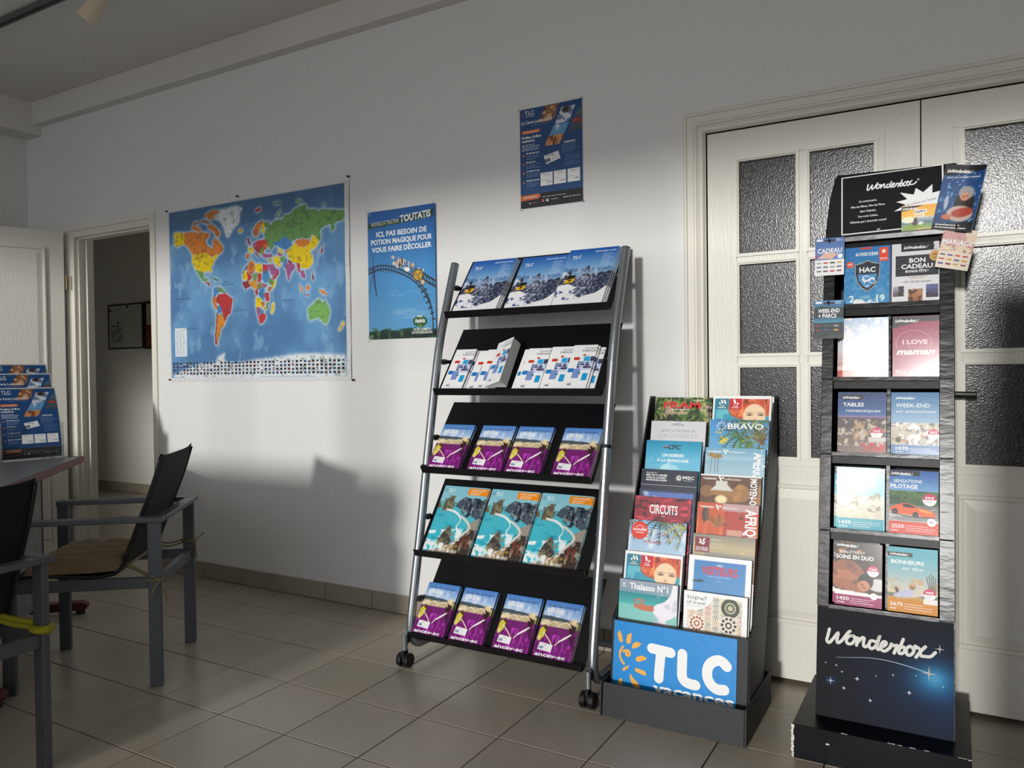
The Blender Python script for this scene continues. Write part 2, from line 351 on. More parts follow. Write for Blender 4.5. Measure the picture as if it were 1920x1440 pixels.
# shop front behind the camera: solid wall pieces around the glazing
mb = MB()
for a, b, c, d in ((-1.9, -1.6, 0, 3), (-1.6, 1.15, 0, 1.44), (-1.6, 5.3, 2.84, 3), (1.15, 1.22, 0, 2.84), (5.2, 5.3, 0, 2.84)): mb.box(a, b, YF-.12, YF, c, d)
struct(obj('wall_front', mb, M_PLAIN))
for k, (a, b, c, d, cols, rows) in enumerate(((-1.6, 1.15, 1.44, 2.84, 3, ()), (1.22, 5.2, 0.0, 2.84, 3, (2.35,)))):
    mb = MB()
    for i in range(cols+1):
        x = a+(b-a)*i/cols; mb.box(max(a, x-.02), min(b, x+.02), YF-.09, YF-.04, c, d)
    for z in (c+.02, d-.02)+tuple(rows): mb.box(a, b, YF-.088, YF-.042, z-.015, z+.015)
    struct(obj('window_%d' % (k+1), mb, M_TRIM))
struct(box('pavement', M_PAVE, -14, 16, -24, YF-.12, -.16, -.04))
# corridor behind the left doorway
struct(box('wall_corridor', M_PLAIN, -4.7, 1.2, 1.8, 1.9, 0, 2.6))
struct(box('wall_corridor_end', M_PLAIN, -4.7, -4.6, TH, 1.8, 0, 2.6))
struct(box('wall_corridor_right', M_PLAIN, 1.1, 1.2, TH, 1.8, 0, 2.6))
struct(box('wall_corridor_near', M_PLAIN, -4.7, -1.9, TH-.085, TH, 0, 2.6))
mb = MB().box(-.22, -.18, TH, .775, 0, 2.55).box(-.22, -.18, .775, 1.8, .80, 2.55)  # unseen partition added so its low gap shapes the corridor's light stripe
struct(obj('corridor_light_mask', mb, M_PLAIN))
struct(box('ceiling_corridor', M_CEIL, -4.7, 1.2, TH, 1.9, 2.55, 2.65))
# room behind the double door
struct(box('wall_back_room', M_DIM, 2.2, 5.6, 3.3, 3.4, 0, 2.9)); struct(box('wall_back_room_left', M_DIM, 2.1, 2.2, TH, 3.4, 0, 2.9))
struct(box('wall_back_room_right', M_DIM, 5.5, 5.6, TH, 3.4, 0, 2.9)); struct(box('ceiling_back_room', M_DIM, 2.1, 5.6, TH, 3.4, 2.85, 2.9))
# skirting tiles
bb = struct(box('baseboard_back', M_GROUT, D2+.045, 2.81, -.007, .0, 0, .088))
def skirt(parent, x0, x1, y, ph=0., h=.09, dy=-1):
    i = math.floor(x0/T)-1
    while i*T+ph < x1:
        a, b = max(x0, i*T+ph)+.0015, min(x1, (i+1)*T+ph)-.0015
        if b-a > .01: obj('skirting_tile', MB().box(a, b, y-.009, y, .002, h), M_BTILE, parent, bevel=.0015, seg=1)
        i += 1
skirt(bb, D2+.045, 2.81, -.001)
bc = struct(box('baseboard_corridor', M_GROUT, -4.6, 1.1, 1.792, 1.8, 0, .093)); skirt(bc, -4.4, -2.2, 1.799, h=.095)
struct(box('baseboard_left', M_BTILE, XL, XL+.009, YF, -.001, 0, .09))
# ------------------------------------------------------------------ left doorway: frame (lining, stop, casing)
fr = MB()
for a, b in ((D1, D1+.04), (D2, D2+.035)): fr.box(a, b, -.006, TH+.01, 0, DH)
fr.box(D1, D2+.035, -.0055, TH+.012, DH-.04, DH)
dfr = struct(obj('door_frame_left', fr, M_TRIM, bevel=.003))
cs = MB().box(D1-.045, D1, -.012, 0, 0, 2.11).box(D2, D2+.042, -.012, 0, 0, 2.11).box(D1, D2, -.012, 0, DH, 2.11)
obj('casing', cs, M_TRIM, dfr, bevel=.002)
st_ = MB().box(D1+.04, D1+.052, .02, TH, 0, DH-.04).box(D1+.075, D1+.09, .05, TH+.01, 0, DH-.04).box(D2-.012, D2, .02, TH, 0, DH-.04).box(D1+.04, D2, .02, TH, DH-.052, DH-.04)
obj('door_stop', st_, M_TRIM, dfr, bevel=.002)
# leaf: local x along the leaf from the hinge, y = thickness, panels proud on the near face
def raised_panel(x0, x1, z0, z1, y, sgn=-1, wd=.034, m=M_DOOR):
    """moulded frame + bevelled field seen on a door leaf; returns list of (name, mb)"""
    mo = MB(); f = y+sgn*.011
    for a, b, c, d in ((x0, x1, z1-.016, z1), (x0, x1, z0, z0+.016), (x0, x0+.016, z0+.016, z1-.016), (x1-.016, x1, z0+.016, z1-.016)): mo.box(a, b, min(y, f), max(y, f), c, d)
    pl = MB(); i0, i1, j0, j1 = x0+.016, x1-.016, z0+.016, z1-.016; w_ = wd; t = y+sgn*.009; bk = y+sgn*.001
    vs = [(i0, bk, j0), (i1, bk, j0), (i1, bk, j1), (i0, bk, j1), (i0+w_, t, j0+w_), (i1-w_, t, j0+w_), (i1-w_, t, j1-w_), (i0+w_, t, j1-w_)]
    pl.add(vs, [(0, 1, 5, 4), (1, 2, 6, 5), (2, 3, 7, 6), (3, 0, 4, 7), (4, 5, 6, 7)])
    return mo, pl
ang = math.atan2(-.907, -.422)
leaf = struct(obj('door_1', MB().box(0, .80, -.04, 0, .01, 2.075), M_DOOR, None, (-1.24, -.045, 0), (0, 0, ang), bevel=.003))
for z0, z1 in ((1.08, 1.965), (.12, .93)):
    mo, pl = raised_panel(.10, .70, z0, z1, 0.0005, 1)
    obj('moulding', mo, M_DOOR, leaf, bevel=.004); obj('panel', pl, M_DOOR, leaf)
for z in (.35, 1.75):
    obj('hinge', MB().tube([(-.012, .008, z-.045), (-.012, .008, z+.045)], .007), M_BRASS, leaf)
obj('handle', MB().tube([(.74, .0, 1.02), (.74, .05, 1.02), (.66, .055, 1.02), (.63, .055, 1.02)], .009).box(.72, .76, 0, .006, .92, 1.10), M_HANDLE, leaf)
# ------------------------------------------------------------------ double door: casing profile
df = struct(obj('door_frame_double', MB().box(E1-.012, E1, -.004, TH, 0, EH+.01).box(E2, E2+.012, -.004, TH, 0, EH+.01).box(E1-.012, E2+.012, -.0045, TH, EH, EH+.012), M_TRIM))
prof = [(0, 0), (0, -.020), (.006, -.026), (.013, -.026), (.016, -.020), (.040, -.020), (.042, -.016), (.045, -.016), (.047, -.022), (.050, -.022), (.052, -.015), (.058, -.020), (.066, -.024), (.074, -.022), (.079, -.012), (.080, 0)]
def casing_run(name, kind):
    # offsets measured inwards from the outer edge
    mb = MB(); ox0, ox1, oz = E1-.082, E2+.082, EH+.078; n = len(prof); vs = []
    for d, y in prof: vs.append((ox0+d, y, 0))
    for d, y in prof: vs.append((ox0+d, y, oz-d))
    for d, y in prof: vs.append((ox1-d, y, oz-d))
    for d, y in prof: vs.append((ox1-d, y, 0))
    fs = [(k*n+i, k*n+i+1, (k+1)*n+i+1, (k+1)*n+i) for k in range(3) for i in range(n-1)]
    mb.add(vs, fs); return obj(name, mb, M_TRIM, df)
casing_run('casing', 0)
def glazed_leaf(n, x0, x1, c0, c1, c2, c3):
    rows = ((1.565, 1.920), (1.195, 1.540), (.819, 1.160)); Y = .004
    cols = ((c0, c1), (c2, c3)); mb = MB(); yb = Y+.038
    mb.box(x0, c0, Y, yb, .02, 2.03).box(c3, x1, Y, yb, .02, 2.03).box(c0, c3, Y, yb, 1.92, 2.03).box(c0, c3, Y, yb, .02, .819)
    L = struct(obj('door_%d' % n, mb, M_DOOR))
    br = MB().box(c1, c2, Y-.002, yb, .819, 1.92)
    for a, b in ((rows[1][1], rows[0][0]), (rows[2][1], rows[1][0])):
        br.box(c0, c1, Y-.0025, yb, a, b).box(c2, c3, Y-.0025, yb, a, b)
    obj('glazing_bar', br, M_DOOR, L, bevel=.002)
    ou = MB(); a, b, c, d = c0-.026, c3+.026, .793, 1.946; t = .024; f = Y-.004
    ou.box(a, b, f, Y, d-t, d).box(a, b, f, Y, c, c+t).box(a, a+t, f, Y, c+t, d-t).box(b-t, b, f, Y, c+t, d-t)
    obj('glazing_surround', ou, M_DOOR, L, bevel=.0015)
    for ci, (a, b) in enumerate(cols):
        for c, d in rows:
            bead = MB(); t = .007
            for q, yy in ((0, Y-.009), (t, Y-.004)):
                A, B, C_, D_ = a+q-.004, b-q+.004, c+q-.004, d-q+.004; tt = t if q == 0 else .005
                bead.box(A, B, yy, Y+.02, D_-tt, D_).box(A, B, yy, Y+.02, C_, C_+tt).box(A, A+tt, yy, Y+.02, C_+tt, D_-tt).box(B-tt, B, yy, Y+.02, C_+tt, D_-tt)
            obj('glazing_bead', bead, M_TRIM, L)
            g = MB().box(a-.003, b+.003, Y+.014, Y+.018, c-.003, d+.003); obj('glass_pane', g, M_GLASS, L)
    mo, pl = raised_panel(c0-.014, c3+.014, .224, .729, Y-.0005, -1); obj('moulding', mo, M_DOOR, L, bevel=.004); obj('panel', pl, M_DOOR, L)
    return L
dl = glazed_leaf(2, E1+.004, 3.586, 2.985, 3.201, 3.232, 3.455)
dr = glazed_leaf(3, 3.590, E2-.004, 3.706, 3.930, 3.961, 4.186)
obj('door_handle', MB().box(3.625, 3.655, -.004, .004, .97, 1.13).tube([(3.64, 0, 1.057), (3.64, -.045, 1.057), (3.655, -.05, 1.057), (3.745, -.05, 1.055)], .008, ry=.011), M_HANDLE, dr, bevel=.001)
# ------------------------------------------------------------------ things seen dimly through the glass and down the corridor
d_ = empty('back_room_desk', (3.95, 1.25, 0)); tag(d_, 'brown desk standing behind the frosted double door', 'desk')
box('desk_top', M_WOOD, -.72, .8, -.35, .35, .70, .735, d_, .003)
for x in (-.70, .76): box('side_panel', M_WOOD, x, x+.03, -.33, .33, 0, .70, d_, .002)
box('back_panel', M_WOOD, -.67, .76, .2, .22, .2, .70, d_)
pbx = box('paper_tray', M_WB, -.13, .13, -.16, .16, 0, .08, None, .004, (3.86, .98, .736)); tag(pbx, 'pale grey tray on the desk behind the right door glass', 'tray')
mo = empty('screen_panel', (2.86, .55, 0)); tag(mo, 'dark free-standing panel behind the left door glass', 'panel')
obj('board', MB().box(-.30, .22, 0, .04, .55, 1.13), M_DARKB, mo, bevel=.02)
obj('frame', MB().tube([(-.30, .02, 0.01), (-.30, .02, 1.14), (.235, .02, 1.14), (.235, .02, .01)], .016), M_BPLAST, mo, smooth=False)
box('foot', M_BPLAST, -.42, .30, -.12, .16, 0, .03, mo)
wbd = empty('whiteboard', (-3.645, 1.797, 1.413)); tag(wbd, 'whiteboard with a calendar sheet in the dark corridor', 'whiteboard')
box('board', M_WB, .012, .535, -.014, -.004, .012, .428, wbd)
obj('frame', MB().box(0, .55, -.02, 0, 0, .012).box(0, .55, -.0195, 0, .428, .442).box(0, .012, -.019, 0, .012, .428).box(.535, .55, -.019, 0, .012, .428), M_BPLAST, wbd)
cal = Print(.22, .20, 40, 36, (190, 190, 186), 1.0)
for i in range(6):
    for j in range(5):
        if (i*7+j*3) % 5: cal.r(.08+j*.17, .20+j*.17, .1+i*.12, .16+i*.12, (60, 60, 60))
cal.r(.1, .7, .86, .92, (80, 80, 80))
link('calendar_sheet', cal.mesh('calendar_sheet'), wbd, (.03, -.0155, .05))
for x, z in ((.035, .38), (.31, .41), (.16, .26)): obj('magnet', MB().tube([(x, -.014, z), (x, -.022, z)], .012), M_BPLAST, wbd)
ck = empty('cork_board', (-3.07, 1.797, 1.405)); tag(ck, 'cork board with a pinned paper beside the corridor whiteboard', 'notice board')
box('cork', M_CORK, .012, .62, -.012, -.003, .012, .44, ck); obj('frame', MB().box(0, .63, -.02, 0, 0, .012).box(0, .63, -.0195, 0, .44, .455).box(0, .012, -.019, 0, .012, .44).box(.62, .63, -.019, 0, .012, .44), M_BPLAST, ck)
pp = Print(.3, .2, 24, 16, (200, 200, 196), 1.0); pp.lines(.1, .9, .1, .9, 8, (110, 110, 110)); link('notice_paper', pp.mesh('notice_paper'), ck, (.03, -.0135, .23))
# ceiling track with its spot
tr = empty('ceiling_track', (0, -.785, H)); tag(tr, 'grey metal lighting track with a black slot on the ceiling', 'light track')
box('rail', M_TRACK, -1.4, 3.4, -.02, .02, -.022, 0, tr); box('slot', M_TRACKD, -1.39, 3.39, -.008, .008, -.0235, -.0215, tr)
sp = empty('spotlight', (.30, -.785, H-.0235)); tag(sp, 'cream cylindrical spotlight hanging from the ceiling track', 'spotlight')
obj('adapter', MB().box(-.03, .03, -.015, .015, -.03, 0).tube([(0, 0, -.03), (0, 0, -.075)], .008), M_TRACKD, sp)
ax = Vector((-.45, -.18, -.62)).normalized(); c0_ = Vector((.05, .03, -.02)); P_ = [c0_+ax*t for t in (0, .015, .02, .12, .16)]
mb = MB().tube(P_, [.02, .034, .036, .040, .044], 20, caps=False); mb.tube([P_[4], P_[4]-ax*.003, P_[4]-ax*.05], [.044, .039, .02], 20, caps=False)
obj('housing', mb, M_LAMP, sp, smooth=True); obj('bulb', MB().tube([P_[3]-ax*.02, P_[3]+ax*.005], [.018, .028], 14), M_LAMP, sp)
obj('yoke', MB().tube([(0, 0, -.07), c0_+ax*.03], .007), M_TRACKD, sp)
# ================================================================== PRINTED ARTWORK
W_ = (245, 246, 248); K_ = (14, 15, 18)
def P2(st, sx, sy, x0=0, y0=0): return [((float(a.split(',')[0])-x0)/sx, (float(a.split(',')[1])-y0)/sy) for a in st.split()]
def sunburst(p, u, v, r, c):     # small ring of strokes used as the travel agency's sun mark
    for k in range(9):
        a = R_(40+k*36); p.stroke([(u+r*.5*math.cos(a), v+r*.5*math.sin(a)/p.A), (u+r*math.cos(a+.15), v+r*math.sin(a+.15)/p.A)], r*.22, c, smooth=False)
def tlc_small(p, u, v, s, c=W_):
    p.text('TLC', u, v, s, c, bold=.02); p.text('VACANCES', u, v-s*.42, s*.22, c); sunburst(p, u-.045, v+s*.4, .035, (90, 110, 150))
def art_ski():
    p = Print(.212, .297, 84, seed=1)
    p.vgrad(.55, (150, 190, 222), 1, (16, 78, 160)); p.vgrad(0, (225, 228, 236), .55, (190, 208, 228))
    p.ridge(.64, .05, 5, (88, 128, 172), 1, -.04); p.noise(9, 30, (180, 205, 225), .5, .75, 2, .6, p.reg(0, 1, .48, .62)); p.ridge(.575, .03, 8, (120, 154, 190), 3)
    p.ridge(.50, .06, 26, (38, 44, 66), 4, .10); p.noise(30, 60, (150, 160, 190), .52, .7, 5, .8, p.reg(0, 1, .12, .5))
    p.poly([(0, 0), (0, .34), (.2, .36), (.42, .28), (.38, .18), (.5, .1), (.62, .14), (.8, .17), (1, .3), (1, 0)], (232, 232, 238)); p.noise(10, 14, (30, 52, 120), .56, .64, 6, .9, p.reg(0, .5, .08, .24))
    t = [(.5, .68)]
    for k in range(1, 9): t += [(.5+.035+.022*k, .68-.062*k), (.5+.012*k, .68-.062*k-.01)]
    t += [(.42, .13)]
    for k in range(8, 0, -1): t += [(.5-.012*k, .68-.062*k-.01), (.5-.035-.022*k, .68-.062*k)]
    p.poly(t, (40, 46, 68)); p.noise(40, 50, (190, 198, 220), .5, .62, 8, .85, p.reg(.3, .72, .12, .64)*(fbm(p.U*3, p.V*3, 3) > .2))
    p.poly([(0, .44), (.16, .62), (.2, .55), (.12, .40)], (40, 50, 70)); p.noise(20, 30, (220, 225, 235), .5, .6, 9, .8, p.reg(0, .2, .4, .62))
    p.stroke([(.17, .72), (.19, .52)], .006, (60, 66, 80), smooth=False)
    p.shape([(.12, .40), (.29, .43), (.31, .51), (.15, .52)], (30, 28, 24)); p.shape([(.09, .375), (.28, .385), (.30, .46), (.11, .43)], (232, 176, 20)); p.shape([(.17, .40), (.23, .405), (.24, .44), (.18, .435)], (60, 40, 20))
    tlc_small(p, .1, .83, .05); p.text('DÉCOUVREZ L\'HIVER', .96, .925, .022, W_, 'r', .01); p.lines(.72, .96, .62, .90, 11, (200, 220, 240), .22, 3); return p
def art_neige():
    p = Print(.10, .21, 40, seed=2, base=(240, 241, 244))
    p.text('GUIDE', .5, .905, .043, (90, 92, 104), width=.52); p.text('NEIGE', .42, .845, .043, (40, 42, 60), width=.56, bold=.01)
    for a in ((.16, .40, .655, .72, (196, 50, 24)), (.50, .62, .745, .785, (196, 50, 24)), (.05, .28, .38, .47, (30, 120, 190)), (.28, .56, .25, .46, (122, 142, 196)), (.70, .92, .20, .36, (30, 150, 206)), (.50, .60, .34, .385, (30, 130, 150)), (.58, .82, .63, .735, (44, 160, 214)), (.84, 1, .63, .735, (60, 62, 96)), (.40, .56, .66, .70, (214, 220, 228))): p.r(*a)
    m = p.reg(.36, 1, .42, .62); p.mask(m, (206, 214, 234)); p.noise(9, 16, (52, 46, 92), .48, .56, 3, .95, p.reg(.38, .98, .46, .62)); p.noise(14, 20, (40, 110, 190), .6, .66, 5, .9, p.reg(.4, 1, .5, .7))
    for k in range(3): p.r(.36, 1, .465+k*.055, .469+k*.055, W_)
    p.text('2023 - 2024', .64, .75, .012, (150, 150, 160)); p.r(.14, .68, .075, .17, (214, 216, 222)); p.r(.16, .68, .08, .175, (250, 250, 252)); p.r(.19, .36, .095, .135, (130, 134, 160)); p.text('avantages', .26, .15, .012, (40, 40, 50)); return p
def art_lavande():
    p = Print(.15, .21, 60, seed=3)
    p.vgrad(.66, (196, 214, 236), 1, (70, 124, 196)); p.noise(5, 5, (240, 242, 248), .45, .7, 1, .8, p.reg(0, 1, .64, .88))
    p.ridge(.71, .03, 4, (70, 84, 96), 2, -.05); p.ridge(.655, .02, 5, (196, 178, 140), 3); p.noise(10, 12, (120, 128, 70), .5, .62, 4, .8, p.reg(0, 1, .55, .66))
    p.vgrad(0, (104, 16, 100), .55, (116, 34, 110)); p.noise(34, 12, (206, 70, 206), .5, .72, 5, .9, p.reg(0, 1, 0, .42)); p.noise(30, 30, (84, 16, 70), .55, .7, 6, .8, p.reg(0, .4, 0, .5))
    p.ell(.15, .46, .085, .10, (84, 52, 36)); p.poly([(.02, .47), (.09, .53), (.19, .47), (.17, .36), (.08, .28), (.02, .32)], (206, 198, 60)); p.ell(.07, .33, .05, .05, (226, 214, 110)); p.ell(.12, .60, .125, .030, (236, 220, 188), 14); p.ell(.13, .625, .065, .035, (226, 208, 172), 14)
    p.ell(.86, .57, .085, .10, (52, 30, 28)); p.ell(.86, .655, .125, .034, (218, 194, 148), -22); p.ell(.875, .69, .062, .042, (230, 210, 164), -18); p.poly([(.78, .46), (.9, .47), (1, .40), (1, .2), (.90, .3)], (74, 22, 66))
    sk = (240, 214, 190)
    for a in ([(.2, .56), (.33, .64), (.45, .615), (.5, .56)], [(.5, .56), (.58, .63), (.70, .65), (.82, .58)], [(.20, .40), (.3, .34), (.42, .25)], [(.86, .46), (.74, .38), (.6, .31), (.52, .24)]): p.stroke(a, .026, sk)
    p.stroke([(.84, .45), (.72, .385), (.6, .315)], .038, (244, 240, 240)); p.ell(.16, .42, .03, .03, sk)
    p.text('Guide des avantages', .06, .895, .05, (34, 50, 110), width=.86); p.text('2024', .06, .80, .062, W_, width=.46, bold=.035)
    p.shape([(.10, .135), (.46, .115), (.47, .24), (.12, .26)], (246, 246, 250)); p.shape([(.13, .155), (.24, .15), (.245, .195), (.135, .20)], (140, 150, 180)); p.text('avantages', .2, .215, .016, (30, 30, 50)); p.lines(.28, .44, .14, .20, 3, (180, 184, 200), .2)
    p.text('ancav-sc', .06, .03, .062, W_, width=.80, bold=.035); return p
def art_coast():
    p = Print(.212, .297, 84, seed=4)
    p.vgrad(.6, (150, 196, 206), 1, (126, 190, 206)); p.ridge(.765, .02, 5, (96, 140, 142), 7, .02, u0=0, u1=.4); p.vgrad(0, (40, 176, 200), .735, (84, 178, 192)); p.noise(5, 10, (24, 140, 170), .5, .7, 1, .7, p.reg(0, .7, .2, .66))
    p.poly([(.38, .70), (.44, .79), (.55, .85), (.7, .83), (.85, .79), (1, .84), (1, .5), (.88, .55), (.72, .61), (.54, .66)], (70, 84, 96)); p.noise(14, 14, (28, 34, 44), .5, .6, 2, .9, p.reg(.5, 1, .56, .84)); p.noise(18, 22, (150, 160, 170), .56, .64, 3, .8, p.reg(.5, 1, .56, .82))
    p.poly([(.1, .64), (.16, .76), (.22, .85), (.26, .86), (.32, .76), (.34, .67), (.22, .62)], (132, 124, 94)); p.noise(20, 24, (80, 74, 60), .5, .62, 4, .8, p.reg(.1, .36, .62, .86)); p.poly([(0, .66), (0, .74), (.05, .72), (.08, .66)], (110, 90, 60))
    p.poly([(1, .56), (.86, .5), (.78, .44), (.82, .38), (.72, .28), (.62, .2), (.4, .1), (0, .02), (0, 0), (1, 0)], (150, 142, 130))
    for q in range(3): p.stroke([(.22, .655-.012*q), (.42, .63-.012*q), (.56, .565-.01*q), (.60, .48), (.56, .42-.012*q), (.62, .36)], .016-.003*q, (236, 244, 244))
    p.stroke([(.60, .56), (.74, .5), (.80, .46), (.84, .40), (.74, .30), (.66, .22)], .045, (206, 206, 200))
    p.noise(9, 13, (238, 246, 246), .44, .58, 5, .95, ((p.V < .34-.2*(1-p.U)*0+.1*p.U-.02) & (p.V < .45-.3*(p.U-.6)) & (p.V > .05) & (p.U < .72)).astype(float)); p.noise(8, 9, (236, 238, 232), .4, .5, 6, .95, p.reg(0, .45, .0, .16)); p.noise(20, 20, (150, 120, 70), .52, .6, 7, .9, p.reg(.25, .85, .0, .22))
    p.poly([(.26, .2), (.30, .3), (.42, .42), (.46, .38), (.50, .25), (.56, .2), (.5, .14), (.4, .16)], (62, 60, 58)); p.noise(22, 22, (140, 126, 100), .5, .6, 8, .8, p.reg(.3, .56, .14, .4))
    p.noise(14, 18, (46, 34, 30), .45, .5, 9, .95, ((p.U > .66+.2*(.3-p.V)*0) & (p.V < .38) & (p.U-.72 > (p.V-.3)*.6)).astype(float)*.9)
    for u, v, k in ((.80, .26, 1.), (.90, .24, 1.05)):
        p.ell(u, v+.06*k, .016*k, .012*k, (50, 26, 20)); p.ell(u, v, .022*k, .045*k, (120, 50, 36)); p.stroke([(u-.01, v-.03), (u-.015, v-.12)], .018, (130, 70, 50)); p.stroke([(u+.012, v-.03), (u+.018, v-.12)], .018, (130, 70, 50))
    for u, v in ((.52, .12), (.62, .2), (.70, .14), (.44, .06)):
        for a in range(0, 360, 45): p.stroke([(u, v), (u+.035*math.cos(R_(a)), v+.02*math.sin(R_(a)))], .009, (170, 130, 60), smooth=False)
    tlc_small(p, .11, .915, .042); p.shape([(.56, .90), (.58, .88), (1, .88), (1, .985), (.56, .985)], (232, 140, 24)); p.text('CATALOGUE 2024', .78, .945, .02, W_, 'c', .015); p.lines(.62, .96, .885, .935, 2, (255, 240, 220), .35, 3); p.lines(.2, .6, .01, .03, 1, (230, 230, 230)); return p
def jungle(p, v0=0, v1=1, cols=((20, 40, 18), (70, 110, 40), (120, 150, 60), (190, 170, 130))):
    p.vgrad(v0, cols[0], v1, cols[0]); g = p.reg(0, 1, v0, v1)
    p.noise(9, 14, cols[1], .46, .56, 1, .95, g); p.noise(18, 26, cols[2], .54, .62, 2, .9, g); p.noise(14, 20, cols[3], .62, .68, 3, .8, g); p.noise(26, 30, (10, 22, 12), .6, .66, 4, .9, g); return p
def A4(seed, base=(255, 255, 255), nu=64): return Print(.208, .295, nu, seed=seed, base=base)
def art_fram():
    p = jungle(A4(5)); p.noise(10, 12, (206, 170, 150), .55, .6, 8, .8, p.reg(.2, 1, .78, .90)); p.text('FRAM', .5, .86, .082, (206, 30, 32), 'c', .05, width=.68); p.lines(.3, .7, .835, .85, 1, W_, .5); p.lines(.7, .95, .955, .97, 1, W_, .5); return p
def art_crois():
    p = A4(6, (206, 206, 208), 30); p.stroke([(.42, .965), (.5, .975), (.56, .985)], .008, (80, 120, 160)); p.text('CroisiEurope', .49, .945, .022, (40, 60, 110), 'c', .01); p.text('RÊVEZ LE MONDE EN', .5, .86, .034, (128, 128, 140), 'c', -.005, width=.62)
    p.text('CROISIÈRES', .5, .79, .05, (160, 160, 168), 'c', -.01, width=.72); p.r(0, 1, 0, .7, (150, 170, 190)); return p
def art_cfc():
    p = A4(7); p.vgrad(0, (150, 206, 222), .78, (96, 180, 212)); p.vgrad(.78, (96, 180, 212), 1, (0, 138, 176)); p.noise(4, 6, (190, 224, 234), .5, .72, 1, .85, p.reg(.3, 1, .62, .96)*(p.V < .55+.42*p.U)); p.noise(5, 6, (60, 170, 206), .5, .6, 2, .7, p.reg(0, .5, .7, .84))
    p.text('CFC', .52, .895, .052, K_, 'c', .05, .25, width=.24); p.stroke([(.32, .925), (.44, .93)], .012, (210, 50, 70)); p.stroke([(.32, .91), (.43, .912)], .012, K_)
    p.text('CROISIÈRES', .5, .80, .034, W_, 'c', .03, width=.40); p.text('À LA FRANÇAISE', .5, .735, .034, W_, 'c', .03, width=.58); return p
def art_msc():
    p = A4(8, (24, 32, 52), 30); p.text('DÉCOUVREZ NOS', .09, .95, .012, W_, bold=.01); p.text('MSC FLY & CRUISE', .09, .915, .024, W_, bold=.04, width=.38); p.text('VOTRE VOL & CROISIÈRE', .09, .885, .018, W_, bold=.03, width=.36); p.text('MÉDITERRANÉE & FJORDS', .09, .857, .018, W_, bold=.03, width=.38)
    for k in range(16):
        a = R_(k*22.5); r = .055 if k % 2 == 0 else .04; p.stroke([(.68, .905), (.68+r*math.cos(a), .905+r*math.sin(a)/p.A)], .008, W_, smooth=False)
    p.disc(.68, .905, .028, W_); p.disc(.68, .905, .02, (24, 32, 52)); p.text('m', .665, .898, .016, W_, bold=.03)
    p.text('MSC', .75, .895, .038, W_, bold=.02, width=.2); p.text('CROISIÈRES', .76, .872, .012, W_, spacing=1.3); p.r(0, 1, .805, .808, (220, 222, 226)); p.r(0, 1, 0, .805, (30, 40, 56)); return p
def art_cloudstrip():
    p = A4(30, (40, 52, 74), 40); p.vgrad(.0, (120, 150, 200), .97, (84, 110, 180), .06, .96); p.noise(4, 9, (226, 232, 238), .5, .6, 2, .9, p.reg(.06, .96, 0, .97)); return p
def art_circuits():
    p = A4(9); p.vgrad(0, (110, 20, 36), 1, (150, 34, 52)); p.noise(7, 26, (214, 60, 84), .5, .62, 1, .9); p.noise(10, 34, (50, 8, 20), .55, .62, 2, .9); p.text('CIRCUITS', .52, .80, .105, W_, 'c', .02, width=.50); p.text('2023', .52, .765, .014, W_, 'c'); return p
def palm(p, u, v, n, r, c, a0, a1, w=.012, leaf=7):
    for k in range(n):
        a = R_(a0+(a1-a0)*k/(n-1)); x1, y1 = u+r*math.cos(a), v+r*math.sin(a)/p.A; mx, my = (u+x1)/2, (v+y1)/2+.05*r*3; cc = tuple(int(q*(.7+.5*((k*37) % 10)/10)) for q in c)
        p.stroke([(u, v), (mx, my), (x1, y1)], w, cc)
        for j in range(1, leaf):
            t = j/leaf; bx = (1-t)**2*u+2*t*(1-t)*mx+t*t*x1; by = (1-t)**2*v+2*t*(1-t)*my+t*t*y1
            for sg in (-.5, -1.1): p.stroke([(bx, by), (bx+.22*r*math.cos(a+sg), by+.22*r*math.sin(a+sg)/p.A)], w*.55, cc, smooth=False)
def art_mondial():
    p = A4(10); p.vgrad(.5, (190, 206, 222), 1, (120, 170, 210)); p.noise(5, 7, (226, 232, 238), .5, .7, 1, .8); palm(p, .55, 1.02, 7, .42, (60, 76, 40), 190, 350, .016, 8); palm(p, 1.0, .95, 4, .4, (190, 180, 60), 180, 250, .012)
    palm(p, 0, 1.0, 4, .35, (40, 56, 30), 260, 340, .012)
    p.disc(.19, .875, .15, (218, 50, 30)); p.text('mondial', .19, .875, .03, W_, 'c', .03, width=.24); p.text('tourisme', .19, .845, .02, W_, 'c', .02); p.stroke([(.12, .91), (.19, .935), (.26, .91)], .008, W_)
    p.text('ÉGYPTE', .55, .87, .03, (236, 240, 244), 'c', .0, width=.26); p.text('VIETNAM', .6, .83, .02, (214, 110, 120), 'c'); p.text('RÉPUBLIQUE DOMINICAINE', .62, .78, .024, (236, 240, 244), 'c', width=.55); p.text('THAÏLANDE', .42, .735, .03, (190, 60, 60), 'c', width=.34); return p
